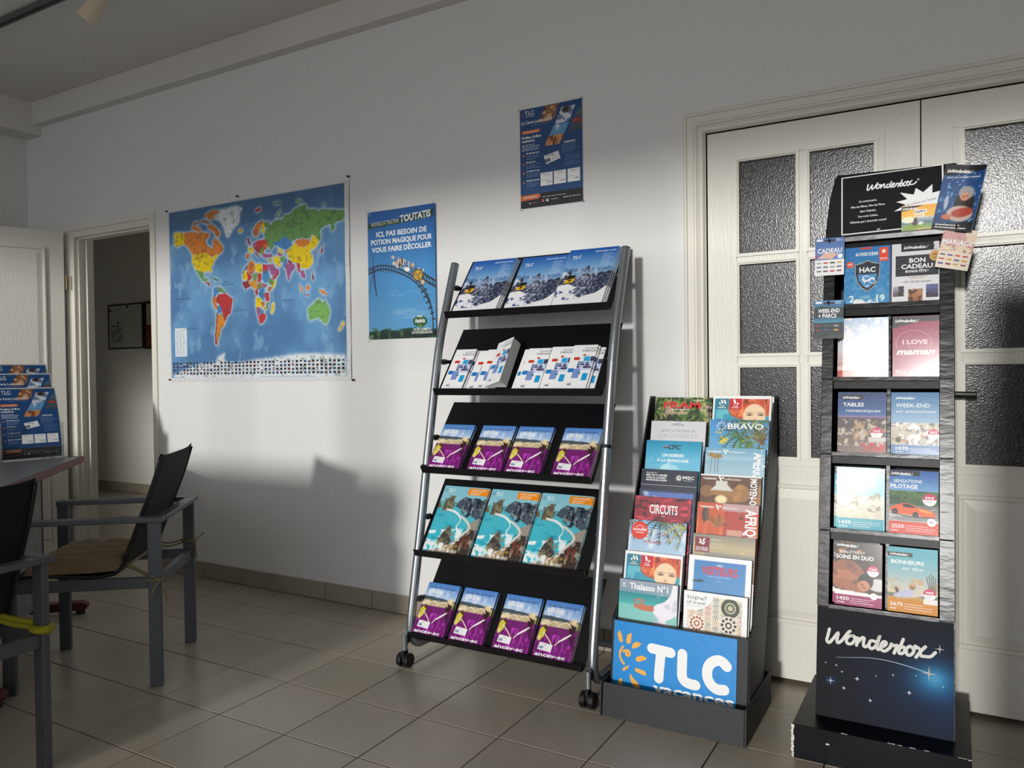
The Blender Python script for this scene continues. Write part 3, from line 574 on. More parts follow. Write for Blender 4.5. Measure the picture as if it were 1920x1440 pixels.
def art_marm():
    p = A4(11, (240, 240, 242), 84); g = lambda *a: p.reg(*a)
    p.mask(g(.035, .965, .02, .965), (40, 150, 176)); p.noise(8, 10, (120, 196, 210), .55, .65, 1, .7, g(.035, .5, .5, .965)); p.noise(7, 9, (20, 110, 150), .5, .6, 3, .6, g(.035, .5, .4, .9))
    p.ell(.70, .86, .42, .15, (196, 70, 30), 10); p.noise(14, 5, (236, 140, 70), .52, .64, 4, .9, ((((p.U-.7)/.42)**2+((p.V-.86)/.15)**2) < 1).astype(float)); p.noise(16, 6, (120, 30, 16), .58, .64, 5, .9, ((((p.U-.7)/.42)**2+((p.V-.86)/.15)**2) < 1).astype(float))
    p.ell(.36, .83, .12, .03, (206, 90, 50), -20); p.ell(.72, .75, .19, .15, (236, 204, 168)); p.poly([(.50, .80), (.60, .95), (.7, .9), (.8, .95), (.95, .8), (1, 1), (.5, 1)], (190, 64, 26), .0); p.poly([(.53, .84), (.7, .93), (.9, .84), (.82, .905), (.7, .90), (.6, .9)], (196, 72, 34))
    for u in (.64, .83): p.ell(u, .765, .045, .010, (70, 50, 44)); p.ell(u, .79, .05, .005, (150, 90, 60))
    p.ell(.73, .70, .03, .02, (216, 160, 130)); p.ell(.73, .66, .07, .012, (186, 70, 70)); p.mask(g(0, .035, 0, 1)+g(.965, 1, 0, 1)+g(0, 1, .965, 1), (240, 240, 242))
    p.r(.05, .27, .83, .965, (16, 120, 140)); p.r(.285, .50, .83, .965, (196, 16, 32))
    p.disc(.12, .905, .018, W_); p.stroke([(.15, .94), (.17, .91)], .03, W_, smooth=False); p.stroke([(.20, .94), (.22, .905)], .028, W_, smooth=False); p.text('CLUB', .16, .868, .015, W_, 'c', .02); p.text('MARMARA', .16, .845, .015, W_, 'c', .02)
    p.stroke([(.37, .945), (.385, .91)], .035, W_, smooth=False); p.disc(.43, .902, .017, W_); p.text('CLUB', .39, .868, .015, W_, 'c', .02); p.text('LOOKÉA', .39, .845, .015, W_, 'c', .02); return p
def art_thal():
    p = A4(12); p.vgrad(.80, (110, 150, 168), 1, (150, 160, 176)); p.vgrad(.0, (200, 210, 200), .72, (120, 196, 190)); p.vgrad(.72, (80, 180, 176), .86, (26, 130, 140)); p.noise(5, 16, (60, 160, 160), .5, .7, 1, .5, p.reg(0, 1, .7, .88))
    p.poly([(.98, 1), (1, 1), (1, .52), (.84, .56), (.74, .64), (.70, .70), (.60, .74), (.62, .67), (.7, .58), (.62, .52), (1, .5), (1, .9)], (226, 222, 230)); p.poly([(1, 1), (.92, .99), (.88, .88), (.80, .80), (.62, .745), (.60, .66), (.68, .60), (.8, .58), (1, .66)], (232, 228, 236)); p.noise(6, 8, (190, 186, 204), .55, .65, 3, .7, p.reg(.6, 1, .55, .98))
    p.poly([(.62, .735), (.50, .73), (.40, .745), (.36, .72), (.27, .735), (.26, .70), (.34, .68), (.48, .665), (.6, .67)], (196, 110, 80)); p.stroke([(.36, .73), (.29, .76), (.31, .79), (.38, .78), (.42, .74)], .022, (196, 110, 80)); p.stroke([(.40, .745), (.44, .775), (.40, .80)], .018, (200, 116, 86)); p.ell(.33, .76, .02, .012, (120, 160, 160))
    p.text('Thalasso N°1', .18, .90, .068, W_, bold=.03, width=.66); p.text('20', .05, .935, .028, W_, bold=.02); p.text('ANS', .05, .91, .016, W_, bold=.02); return p
def art_bravo():
    p = A4(13); p.vgrad(.3, (140, 190, 220), 1, (60, 140, 200)); p.noise(10, 14, (60, 90, 30), .5, .6, 1, .8, ((p.V > 1.15-.35*p.U) | ((p.V < .86) & (p.U > .55))).astype(float)); p.noise(14, 18, (30, 40, 14), .56, .62, 2, .8, (p.U > .5).astype(float))
    palm(p, .95, .80, 7, .6, (120, 150, 40), 120, 250, .014, 8); palm(p, .45, 1.05, 5, .35, (70, 90, 40), 200, 300, .010, 7); palm(p, .55, .80, 5, .4, (70, 120, 40), 170, 270, .014, 7); p.noise(8, 8, (226, 196, 60), .6, .66, 5, .9, p.reg(0, .35, .7, .85)); palm(p, .9, .7, 6, .3, (120, 70, 30), 60, 160, .012, 4)
    for k in range(9):
        a = R_(k*40+10); b = R_(k*40+30); p.stroke([(.20+.09*math.cos(a), .915+.09*math.sin(a)/p.A), (.20+.045*math.cos(b), .915+.045*math.sin(b)/p.A), (.20+.09*math.cos(a+.7), .915+.09*math.sin(a+.7)/p.A)], .008, W_, smooth=False)
    p.text('BRAVO', .31, .885, .068, W_, bold=.02, width=.60); p.lines(.5, .97, .955, .97, 1, W_, .35); return p
def voy(p):
    p.text('voyamar', .04, .94, .028, W_, bold=.02, width=.24); p.poly([(.30, .98), (.33, .98), (.345, .95), (.36, .965), (.35, .935), (.335, .935)], W_); p.shape([(.30, .975), (.33, .975), (.365, .925), (.345, .92)], W_); p.disc(.375, .965, .018, W_); p.text('collection', .40, .94, .028, W_, bold=.0, width=.27)
def art_voy1():
    p = A4(14); p.vgrad(.6, (176, 200, 206), 1, (112, 166, 194)); p.vgrad(.0, (140, 160, 160), .62, (176, 200, 206)); p.mask(np.exp(-((p.V-.88)/.03)**2)*.35, (200, 222, 232)); voy(p)
    for u, h in ((.10, .90), (.17, .88), (.22, .89)):
        p.stroke([(u+.01, h), (u, .70)], .007, (90, 70, 44), smooth=False)
        for k in range(11): a = R_(200-k*22); p.stroke([(u+.01, h), (u+.01+.055*math.cos(a), h+.04*math.sin(a)*.9)], .013, (160, 124, 50), smooth=False)
    p.text('AMÉRIQUE', .815, .955, .105, W_, bold=.06, rot=-90, spacing=.9, sq=.62); p.r(.93, .955, 0, 1, (150, 190, 206)); return p
def art_voy2():
    p = A4(15); p.vgrad(.0, (120, 80, 50), .98, (96, 56, 36)); p.ell(.12, .80, .14, .09, (70, 44, 28)); p.ell(.12, .80, .12, .075, (136, 96, 56)); p.ell(.68, .80, .18, .12, (60, 38, 26)); p.ell(.68, .79, .16, .10, (150, 104, 52)); p.noise(6, 7, (196, 140, 70), .5, .7, 1, .6, p.reg(.2, 1, .68, .9))
    p.poly([(.27, .93), (.45, .93), (.46, .88), (.54, .82), (.18, .82), (.26, .88)], (206, 204, 196)); p.mask(p.reg(.17, .55, .76, .82), (156, 112, 60)); p.ell(.36, .71, .1, .05, (236, 220, 170)); voy(p)
    p.text('MOYEN-ORIENT', .83, .97, .075, W_, bold=.03, rot=-90, sq=.62); return p
def art_voy3():
    p = A4(16); p.vgrad(.0, (206, 90, 50), 1, (196, 84, 44)); p.noise(12, 3, (226, 130, 70), .5, .7, 1, .7, p.reg(0, .45, .5, .95)); p.mask(p.reg(.45, .86, .5, .92), (176, 56, 40)); p.mask(p.reg(.42, 1, .92, 1), (190, 150, 150)); p.ell(.14, .86, .055, .085, (60, 36, 34)); p.ell(.16, .86, .035, .065, (96, 80, 76)); voy(p)
    p.stroke([(.73, .93), (.73, .86)], .004, (40, 20, 16), smooth=False); p.ell(.73, .845, .03, .014, (50, 30, 22)); p.ell(.69, .92, .04, .014, (176, 160, 156)); palm(p, .33, .72, 8, .2, (160, 110, 60), 20, 160, .012, 6); p.mask(p.reg(.5, .75, .60, .70), (206, 150, 130)); p.text('AFRIQUE', .80, .95, .12, W_, bold=.06, rot=-90, sq=.62); return p
def art_nf():
    p = A4(17); p.vgrad(.5, (120, 120, 116), .86, (186, 168, 130)); p.vgrad(.86, (186, 168, 130), 1, (134, 128, 116)); p.vgrad(.68, (96, 104, 104), .80, (150, 148, 134), .2, 1); p.ell(.8, .82, .03, .008, (230, 190, 110)); p.r(.035, .27, .795, .965, (128, 24, 44))
    p.disc(.11, .90, .014, W_); p.stroke([(.11, .94), (.13, .915), (.145, .89)], .022, W_); p.stroke([(.19, .945), (.165, .93), (.185, .905), (.165, .885)], .022, W_); p.text('NOUVELLES', .15, .835, .018, W_, 'c', .02, width=.2); p.text('FRONTIÈRES', .15, .81, .018, W_, 'c', .02, width=.2)
    p.lines(.30, .50, .935, .95, 1, (226, 222, 210), .5); p.text('CIRCUITS', .30, .885, .024, (206, 202, 190), width=.20); p.text('ACCOMPAGNÉS', .30, .855, .013, (206, 202, 190), width=.20); p.r(.53, .533, .80, .96, (196, 190, 170)); return p
def art_visit():
    p = A4(18, (236, 237, 240)); p.vgrad(.0, (110, 160, 200), .95, (44, 122, 186), .08, .92); p.mask(p.reg(.08, .92, 0, .2), (90, 110, 60)); p.ell(.2, .72, .05, .012, (30, 40, 30)); p.ell(.13, .715, .04, .008, (30, 40, 30)); p.text('2023', .5, .895, .024, W_, 'c', .01)
    p.text('VISITEURS', .5, .80, .088, (206, 24, 54), 'c', .035, width=.58); p.text('Créateur de voyages inoubliables', .5, .775, .014, (214, 228, 240), 'c', .0, width=.36); p.text('le Monde', .5, .725, .012, (190, 210, 230), 'c'); p.r(.495, .5, .75, .765, (200, 215, 235)); return p
def art_top():
    p = A4(19, (236, 237, 236)); p.mask(p.reg(.06, .92, .0, .96), (222, 214, 200))
    def ring(u, v, r, n, c, cc):
        p.disc(u, v, r, cc, 24)
        for k in range(n): a = 2*math.pi*k/n; p.disc(u+r*.72*math.cos(a), v+r*.72*math.sin(a)/p.A, r*.17, c, 8)
        p.disc(u, v, r*.38, c, 12); p.disc(u, v, r*.2, cc, 8)
    rr = random.Random(2)
    for i in range(7):
        for j in range(6):
            u, v = .14+i*.125, .60+j*.06+(.03 if i % 2 else 0)
            if v < .93: ring(u, v, .058, 8, rr.choice([(170, 70, 60), (60, 90, 110), (176, 130, 60), (90, 84, 74)]), (232, 224, 208))
    ring(.22, .655, .13, 12, (176, 92, 60), (236, 232, 220)); ring(.74, .865, .165, 20, (60, 66, 50), (214, 206, 180)); p.disc(.74, .865, .10, (70, 76, 56), 24)
    for k in range(16): a = 2*math.pi*k/16; p.disc(.74+.075*math.cos(a), .865+.075*math.sin(a)/p.A, .012, (220, 214, 190), 8)
    p.disc(.74, .865, .04, (190, 186, 150)); ring(.72, .68, .14, 10, (44, 50, 60), (226, 214, 196)); ring(.9, .74, .05, 8, (190, 50, 60), (240, 230, 220))
    for a, b in ((0, .06), (.92, 1)): p.r(a, b, 0, 1, (236, 237, 236))
    p.r(.06, .92, .96, 1, (236, 237, 236)); p.shape([(0, 1), (.46, 1), (.47, .96), (.44, .90), (.38, .855), (.28, .815), (.18, .795), (0, .795)], (240, 241, 240))
    p.text('top', .05, .915, .048, (60, 110, 96), width=.19); p.stroke([(.30, .925), (.36, .955), (.34, .92), (.28, .92), (.30, .93), (.25, .935), (.3, .915)], .008, (80, 120, 100)); p.text('of travel', .05, .862, .036, (50, 60, 60), width=.30); p.lines(.05, .33, .835, .848, 1, (150, 160, 156), .4); return p
def art_leisure(nu=90):     # the leisure card poster, also used for the leaflets on the desk
    p = Print(.291, .42, nu, seed=20, base=(24, 70, 122)); A = .42/.291
    def para(u, v, w_, h, sk, c): return [(u, v), (u+w_, v), (u+w_+sk, v+h), (u+sk, v+h)]
    q1 = para(.31, .84, .23, .16, .11, 0); p.poly(q1, (140, 90, 60)); n = fbm(p.U*26, p.V*34, 4); m = np.zeros(p.U.shape)
    def clip(q, sx, sy, c, lo, hi, sd, a=.9):
        t = Print(.291, .42, nu); t.C[:] = 0; t.poly(q, (255, 255, 255)); p.noise(sx, sy, c, lo, hi, sd, a, t.C[..., 0]/255)
    clip(q1, 22, 30, (226, 180, 140), .52, .6, 1); clip(q1, 26, 30, (70, 36, 30), .58, .64, 2)
    q2 = para(.57, .80, .22, .15, .11, 0); p.poly(q2, (206, 214, 224)); p.ell(.76, .92, .08, .03, (60, 40, 40)); clip(q2, 16, 20, (90, 110, 140), .58, .64, 3)
    q3 = [(.80, .70), (1, .71), (1, .90), (.93, .90)]; p.poly(q3, (110, 84, 80)); clip(q3, 12, 16, (60, 80, 90), .5, .6, 4); p.ell(.91, .80, .07, .016, (190, 60, 50)); p.poly([(.88, .84), (1, .86), (1, .92), (.93, .90)], (70, 100, 110))
    q4 = [(.40, .60), (.64, .60), (.80, .795), (.56, .795)]; p.poly(q4, (96, 150, 196)); q4b = [(.40, .60), (.64, .60), (.72, .69), (.47, .69)]; p.poly(q4b, (206, 140, 90)); clip(q4b, 20, 26, (110, 50, 30), .55, .62, 5); clip(q4, 8, 10, (214, 224, 232), .58, .7, 6)
    for k in range(9): a = R_(100+k*22); p.stroke([(.07+.025*math.cos(a), .945+.025*math.sin(a)/A), (.07+.05*math.cos(a+.2), .945+.05*math.sin(a+.2)/A)], .010, (96, 84, 120), smooth=False)
    p.text('TLC', .08, .94, .038, W_, bold=.01, width=.16); p.text('VACANCES', .10, .918, .013, W_, bold=.01, width=.14)
    p.text('La Carte Loisirs 2024', .025, .848, .030, W_, bold=.02, width=.50); p.text('Rejoignez la communauté', .19, .82, .014, (120, 150, 200), width=.28)
    p.shape([(.05+.02*math.cos(a)+(0 if math.cos(a) < 0 else .26), .765+.018*math.sin(a)) for a in np.linspace(0, 2*math.pi, 24, endpoint=False)], (214, 112, 50)); p.text('OFFRES DES MEMBRES', .18, .758, .012, W_, 'c', .01, width=.24)
    p.text('Profitez d\'offres', .03, .70, .026, W_, bold=.03, width=.32); p.text('exclusives', .03, .665, .026, W_, bold=.03, width=.21); p.lines(.03, .34, .575, .645, 4, (216, 224, 236), .38, 1)
    for k, v in enumerate((.535, .445, .355, .26)): p.disc(.055, v, .017, (206, 106, 90)); p.lines(.10, .32, v+.003, v+.022, 1, W_, .6, k); p.lines(.10, .36, v-.05, v, 3, (140, 164, 200), .3, k+5)
    p.text('L\'ASSURANCE', .80, .595, .018, W_, 'c', .03, width=.18); p.lines(.68, .96, .50, .585, 5, (140, 164, 204), .25, 9); p.lines(.72, .98, .37, .49, 7, (120, 150, 196), .25, 12)
    p.shape([(.385, .50), (.62, .53), (.655, .455), (.425, .415)], (238, 240, 242)); p.shape([(.40, .462), (.485, .474), (.50, .44), (.418, .428)], (110, 112, 124)); p.text('avantages', .44, .488, .016, K_, bold=.02, rot=7); p.lines(.52, .63, .45, .48, 2, (150, 155, 165), .3)
    for u, t in ((.33, '35€'), (.545, '26€'), (.765, '14€')):
        p.r(u, u+.195, .205, .335, (238, 240, 242)); p.lines(u+.04, u+.16, .30, .325, 2, (60, 64, 76), .35, 3, 'c'); p.lines(u+.02, u+.10, .255, .268, 1, (90, 94, 106), .35); p.text(t, u+.18, .225, .026, (40, 50, 80), 'r', -.005)
    p.r(0, 1, 0, .135, (14, 16, 24)); p.shape([(0, .075), (.30, .085), (.325, .10), (.325, .12), (.30, .135), (0, .13)], (206, 106, 56)); p.text('J\'EN PROFITE', .16, .10, .014, W_, 'c', .02, width=.22); p.lines(.36, .74, .088, .102, 1, (190, 196, 206), .4)
    p.r(.35, .385, .045, .07, (206, 90, 90)); p.r(.42, .455, .045, .07, W_); p.text('f', .43, .05, .018, K_, bold=.03); p.disc(.15, .045, .009, W_); p.lines(.17, .28, .04, .052, 1, (214, 120, 70), .5); p.lines(.50, .62, .055, .068, 1, W_, .4); p.disc(.71, .065, .010, W_); p.lines(.73, .97, .06, .073, 1, W_, .4); return p
def art_coaster():
    p = Print(.402, .612, 110, seed=21); p.vgrad(0, (96, 160, 206), .45, (70, 140, 196)); p.vgrad(.45, (70, 140, 196), 1, (34, 92, 160)); p.noise(3, 14, (150, 190, 220), .55, .7, 2, .5, p.reg(.3, 1, .15, .45))
    p.ridge(.07, .03, 8, (30, 60, 50), 3); p.mask(p.reg(0, 1, 0, .05), (24, 44, 46)); p.noise(20, 20, (70, 110, 60), .55, .62, 5, .8, p.reg(0, 1, 0, .09))
    p.poly([(0, .905), (.46, .92), (.98, .965), (.98, .905), (.46, .885), (0, .87)], (40, 70, 62))
    p.text('NOUVELLE ATTRACTION', .06, .885, .030, (226, 220, 196), width=.40, rot=2, bold=.0); p.text('TOUTATIS', .485, .893, .050, W_, bold=.05, width=.45, rot=3, shear=.05)
    p.text('ICI, PAS BESOIN DE', .50, .80, .038, W_, 'c', .045, width=.74); p.text('POTION MAGIQUE POUR', .50, .74, .038, W_, 'c', .045, width=.90); p.text('VOUS FAIRE DÉCOLLER', .50, .68, .038, W_, 'c', .045, width=.88)
    tr = (50, 52, 62)
    for dy in (0, .03): p.stroke([(0, .545-dy), (.15, .575-dy), (.32, .565-dy), (.50, .525-dy), (.66, .47-dy), (.80, .39-dy), (.90, .28-dy*.6), (.945, .16), (.955, .02)], .016, tr)
    for k in range(16):
        t = k/15; u = .02+t*.62; v = .56-.10*max(0, (t-.3))**1.3; p.stroke([(u, v+.01), (u, v-.035)], .010, tr, smooth=False)
    for k in range(9): a = .70+.05*k; p.stroke([(.68+.035*k, .47-.042*k), (.78+.025*k, .50-.045*k)], .02, tr, smooth=False)
    for dy in (0, .045): p.stroke([(.78, .50-dy), (.88, .46-dy), (1, .42-dy)], .02, tr)
    for k in range(5): p.stroke([(.80+.045*k, .50-.018*k), (.83+.045*k, .44-.018*k)], .014, tr, smooth=False)
    for u, v in ((.07, .10), (.0, .05)): p.stroke([(.075, .68), (.085, .40)], .010, (60, 70, 90), smooth=False)
    p.stroke([(.075, .55), (.01, .36)], .008, tr, smooth=False); p.stroke([(.085, .55), (.12, .34)], .014, tr, smooth=False)
    rr = random.Random(5)
    for k in range(36):      # the train of riders
        t = rr.random(); u = .36+.46*t+rr.uniform(-.02, .02); v = .565-.12*t*t-.03*t+rr.uniform(0, .07); p.disc(u, v, rr.uniform(.012, .03), rr.choice([(226, 222, 214), (190, 186, 180), (120, 96, 80), (60, 54, 56), (206, 170, 140)]), 8)
    for k in range(16): t = rr.random(); u = .38+.42*t; v = .60-.11*t; a = rr.uniform(.3, 2); p.stroke([(u, v), (u+.04*math.cos(a), v+.045*math.sin(a))], .010, rr.choice([(226, 224, 220), (150, 120, 100), (90, 80, 84)]), smooth=False)
    p.disc(.74, .475, .075, (110, 84, 40), sy=.95); p.disc(.74, .475, .058, (196, 160, 70), sy=.95)
    for a in range(3): p.stroke([(.74, .475), (.74+.04*math.cos(2.09*a+.5), .475+.028*math.sin(2.09*a+.5)), (.74+.03*math.cos(2.09*a+1.3), .475+.02*math.sin(2.09*a+1.3))], .012, (120, 90, 40))
    p.disc(.76, .125, .105, (34, 90, 50), sy=.62); p.text('PARC', .76, .155, .016, W_, 'c', .02); p.text('Astérix', .76, .115, .032, W_, 'c', .05, width=.15); p.text('PARIS', .76, .088, .010, (226, 200, 60), 'c'); p.lines(.2, .2, 0, .01, 1, W_)
    p.text('ON EST COMME ÇA', .79, .055, .018, W_, 'c', .02, width=.26); p.text('AU PAYS DES GAULOIS', .79, .032, .018, W_, 'c', .02, width=.30); return p
MAPD = """214 186 20  44 864 62 867 108 856 107 791 87 791 70 780 45 790 41 810 48 823 41 846
200 116 44  108 856 130 857 154 858 188 846 226 843 258 834 262 816 239 798 243 771 270 750 275 741 282 770 281 797 295 801 317 783 335 755 344 732 330 717 311 706 288 709 274 698 256 711 242 725 157 727 142 748 128 772 107 791
200 116 44  254 883 282 879 314 844 325 830 318 805 299 811 291 834 268 850 254 865
200 116 44  232 936 256 952 293 958 325 950 316 939 293 934 278 905 260 908 248 923
200 116 44  152 884 169 891 198 874 212 858 207 846 174 862 155 871
150 110 90  160 905 184 911 203 899 193 892 165 894
150 110 90  208 916 236 912 273 893 255 887 217 897
214 186 20  156 725 242 725 256 711 274 695 288 705 311 713 306 696 288 679 280 653 268 637 273 617 268 607 261 621 249 624 231 624 221 616 202 629 174 639 160 662 152 690 152 716
96 140 80  172 639 202 629 221 616 223 594 230 580 249 581 244 568 225 565 206 582 192 606 181 625
150 70 60  225 565 248 565 262 551 257 536 248 543 239 555
60 110 90  263 588 286 581 309 570 318 561 299 563 276 576
206 214 218  320 951 366 952 393 958 428 955 454 942 437 924 436 894 431 866 409 852 395 833 381 813 372 793 359 808 350 839 337 875 319 899 292 908 302 924 329 936
214 186 20  426 828 435 835 455 828 456 818 439 813 428 820
66 122 178  279 518 292 533 306 525 308 497 293 485 279 491
96 140 80  304 532 327 523 351 498 346 490 322 501 308 497 303 516
176 52 54  308 488 346 492 369 474 390 457 387 437 380 402 377 379 358 367 348 345 340 328 331 342 334 364 325 387 321 415 302 439 290 444 293 471
200 116 44  271 473 291 476 292 444 297 435 299 412 296 398 284 413 273 446
66 122 178  279 495 293 485 290 474 274 478
66 122 178  299 421 316 429 325 401 320 383 301 384
96 140 80  315 384 332 373 336 360 324 360
206 130 44  301 378 325 369 336 346 343 332 335 310 318 297 313 266 305 243 298 221 302 203 290 208 286 235 292 280 295 326
214 186 20  331 328 343 328 343 321 331 321
130 44 66  296 394 301 378 295 326 289 258 293 212 302 200 283 217 281 254 290 326 292 371
90 110 160  466 625 484 638 488 628 461 602 448 581 446 594 456 612
200 116 44  486 647 509 654 516 634 518 605 507 583 490 584 471 606 476 624
214 186 20  448 581 461 607 473 601 475 552 447 557
176 52 54  473 598 502 571 499 555 475 543 460 539 475 552
214 186 20  518 632 554 630 556 578 544 584 522 591
176 52 54  558 630 583 622 590 593 558 592
96 140 80  507 583 527 585 532 566 524 545 507 547
176 52 54  532 585 554 576 550 540 538 527 530 542
66 122 178  559 592 590 591 596 559 594 536 572 524 555 545
190 140 50  475 543 499 545 524 543 531 523 530 494 508 501 494 517
130 44 66  445 545 475 543 494 517 474 509 464 500 449 526
130 120 90  529 528 558 530 569 505 540 498 530 494
96 140 80  596 557 615 534 625 538 615 511 591 517 589 532
214 186 20  617 529 632 537 622 505 605 486 607 507
150 82 130  557 525 581 521 579 504 562 506
200 116 44  588 508 605 502 600 479 586 480
66 122 178  540 498 567 503 569 467 566 434 551 440 535 466
176 52 54  516 493 533 492 532 466 518 467
176 52 54  569 477 593 475 594 432 575 429 568 453
214 186 20  520 452 546 450 551 431 546 400 519 402
200 116 44  548 426 570 429 570 410 553 397
96 140 80  577 419 594 428 586 395 572 387
214 186 20  560 402 572 398 569 377 557 385
150 82 130  519 400 546 398 540 370 532 342 523 371
66 122 178  543 393 562 378 555 364 540 365
176 52 54  533 346 540 360 560 368 571 361 571 335 554 312 537 315
214 186 20  601 385 608 417 620 423 620 397 610 360 600 366
150 82 130  583 622 617 623 626 603 644 592 630 565 613 558 601 573 592 598
176 52 54  611 556 630 565 644 592 646 568 625 543 610 539
214 186 20  615 662 647 662 653 625 655 606 634 610 621 633
96 140 80  572 853 599 847 607 826 616 844 638 852 672 849 677 874 689 868 710 873 732 895 757 903 782 910 796 901 789 886 822 878 842 877 850 864 870 873 897 866 925 860 977 850 978 815 966 801 943 800 928 790 931 769 919 751 910 764 912 793 896 787 869 782 858 767 860 743 860 718 851 711 836 738 820 752 807 733 775 737 746 741 729 735 712 729 687 757 666 760 653 737 619 739 618 715 605 695 592 719 584 737 571 765 574 799 585 815 570 834
96 140 80  673 906 651 895 638 880 636 867 655 856 647 878 660 893
176 52 54  520 924 561 931 556 921 538 906 527 914
96 140 80  737 938 757 939 782 918 757 922
90 110 100  613 944 648 944 665 937 639 931
96 140 80  862 899 890 896 882 887
200 116 44  507 799 514 820 532 848 564 861 568 854 550 828 540 795 527 775 518 785
214 186 20  554 828 566 856 570 851 572 799 554 793
150 82 130  506 800 512 816 518 815 516 785
130 44 66  475 777 486 780 495 748 495 737 483 745
130 44 66  465 752 474 755 472 740
214 186 20  483 728 506 725 510 698 494 691 485 706
200 116 44  469 694 491 692 486 666 471 666
176 52 54  506 743 540 760 575 760 588 736 592 719 570 700 539 686 512 715
150 82 130  506 743 522 751 528 731 514 717
200 116 44  566 735 588 736 592 719 574 712
130 44 66  512 707 525 696 543 672 534 669 519 693
120 140 60  543 712 566 722 570 700 561 679 547 681
150 82 130  558 684 609 678 613 660 573 658 560 670
150 160 70  582 659 604 655 612 634 599 631
66 122 178  619 739 653 737 666 760 687 757 712 729 716 707 708 704 686 690 661 697 644 716 631 714 618 724
150 82 130  637 687 669 666 660 659 639 665
214 186 20  642 706 657 698 673 670 665 669 648 686
200 116 44  678 682 708 696 707 683 686 673
96 140 80  652 655 677 657 677 635 655 625
66 122 178  668 624 686 651 689 621 681 597 664 599
214 186 20  690 672 712 699 729 722 737 709 782 688 795 710 815 724 820 746 836 744 840 725 852 719 847 699 831 680 806 671 814 649 822 627 818 603 801 584 780 580 760 588 752 614 719 618 694 650
200 116 44  729 731 762 735 807 729 803 704 778 691 745 703
150 82 130  681 618 706 619 727 609 727 588 714 576 705 556 698 523 690 540 684 575 678 597
130 44 66  696 638 719 618 706 615 690 626
176 52 54  736 616 752 614 756 589 751 560 743 577
150 82 130  751 572 772 574 784 544 776 530 763 537 757 555
130 44 66  827 677 839 654 838 646 829 660
130 44 66  875 695 873 683 871 655 846 643 859 654 867 684
130 44 66  813 566 823 540 828 514 816 524
200 116 44  783 489 804 496 801 471 787 470
200 116 44  746 514 762 483 770 457 758 467
200 116 44  846 471 872 461 891 439 867 441
130 44 66  770 453 803 444 803 440 770 448
110 160 84  794 376 819 397 832 414 845 422 856 416 860 403 869 402 874 420 884 396 897 373 901 346 894 315 887 293 870 294 859 312 840 327 817 317 797 312 796 334 791 358
110 160 84  878 282 887 282 882 266
214 186 20  957 302 970 292 959 275 952 258 938 252 942 267 953 280
206 214 218  391 91 492 113 613 125 729 140 841 139 969 129 973 26 390 31
206 214 218  111 74 182 96 291 107 296 134 340 160 329 129 348 106 414 96 541 95 540 23 14 28 69 55"""
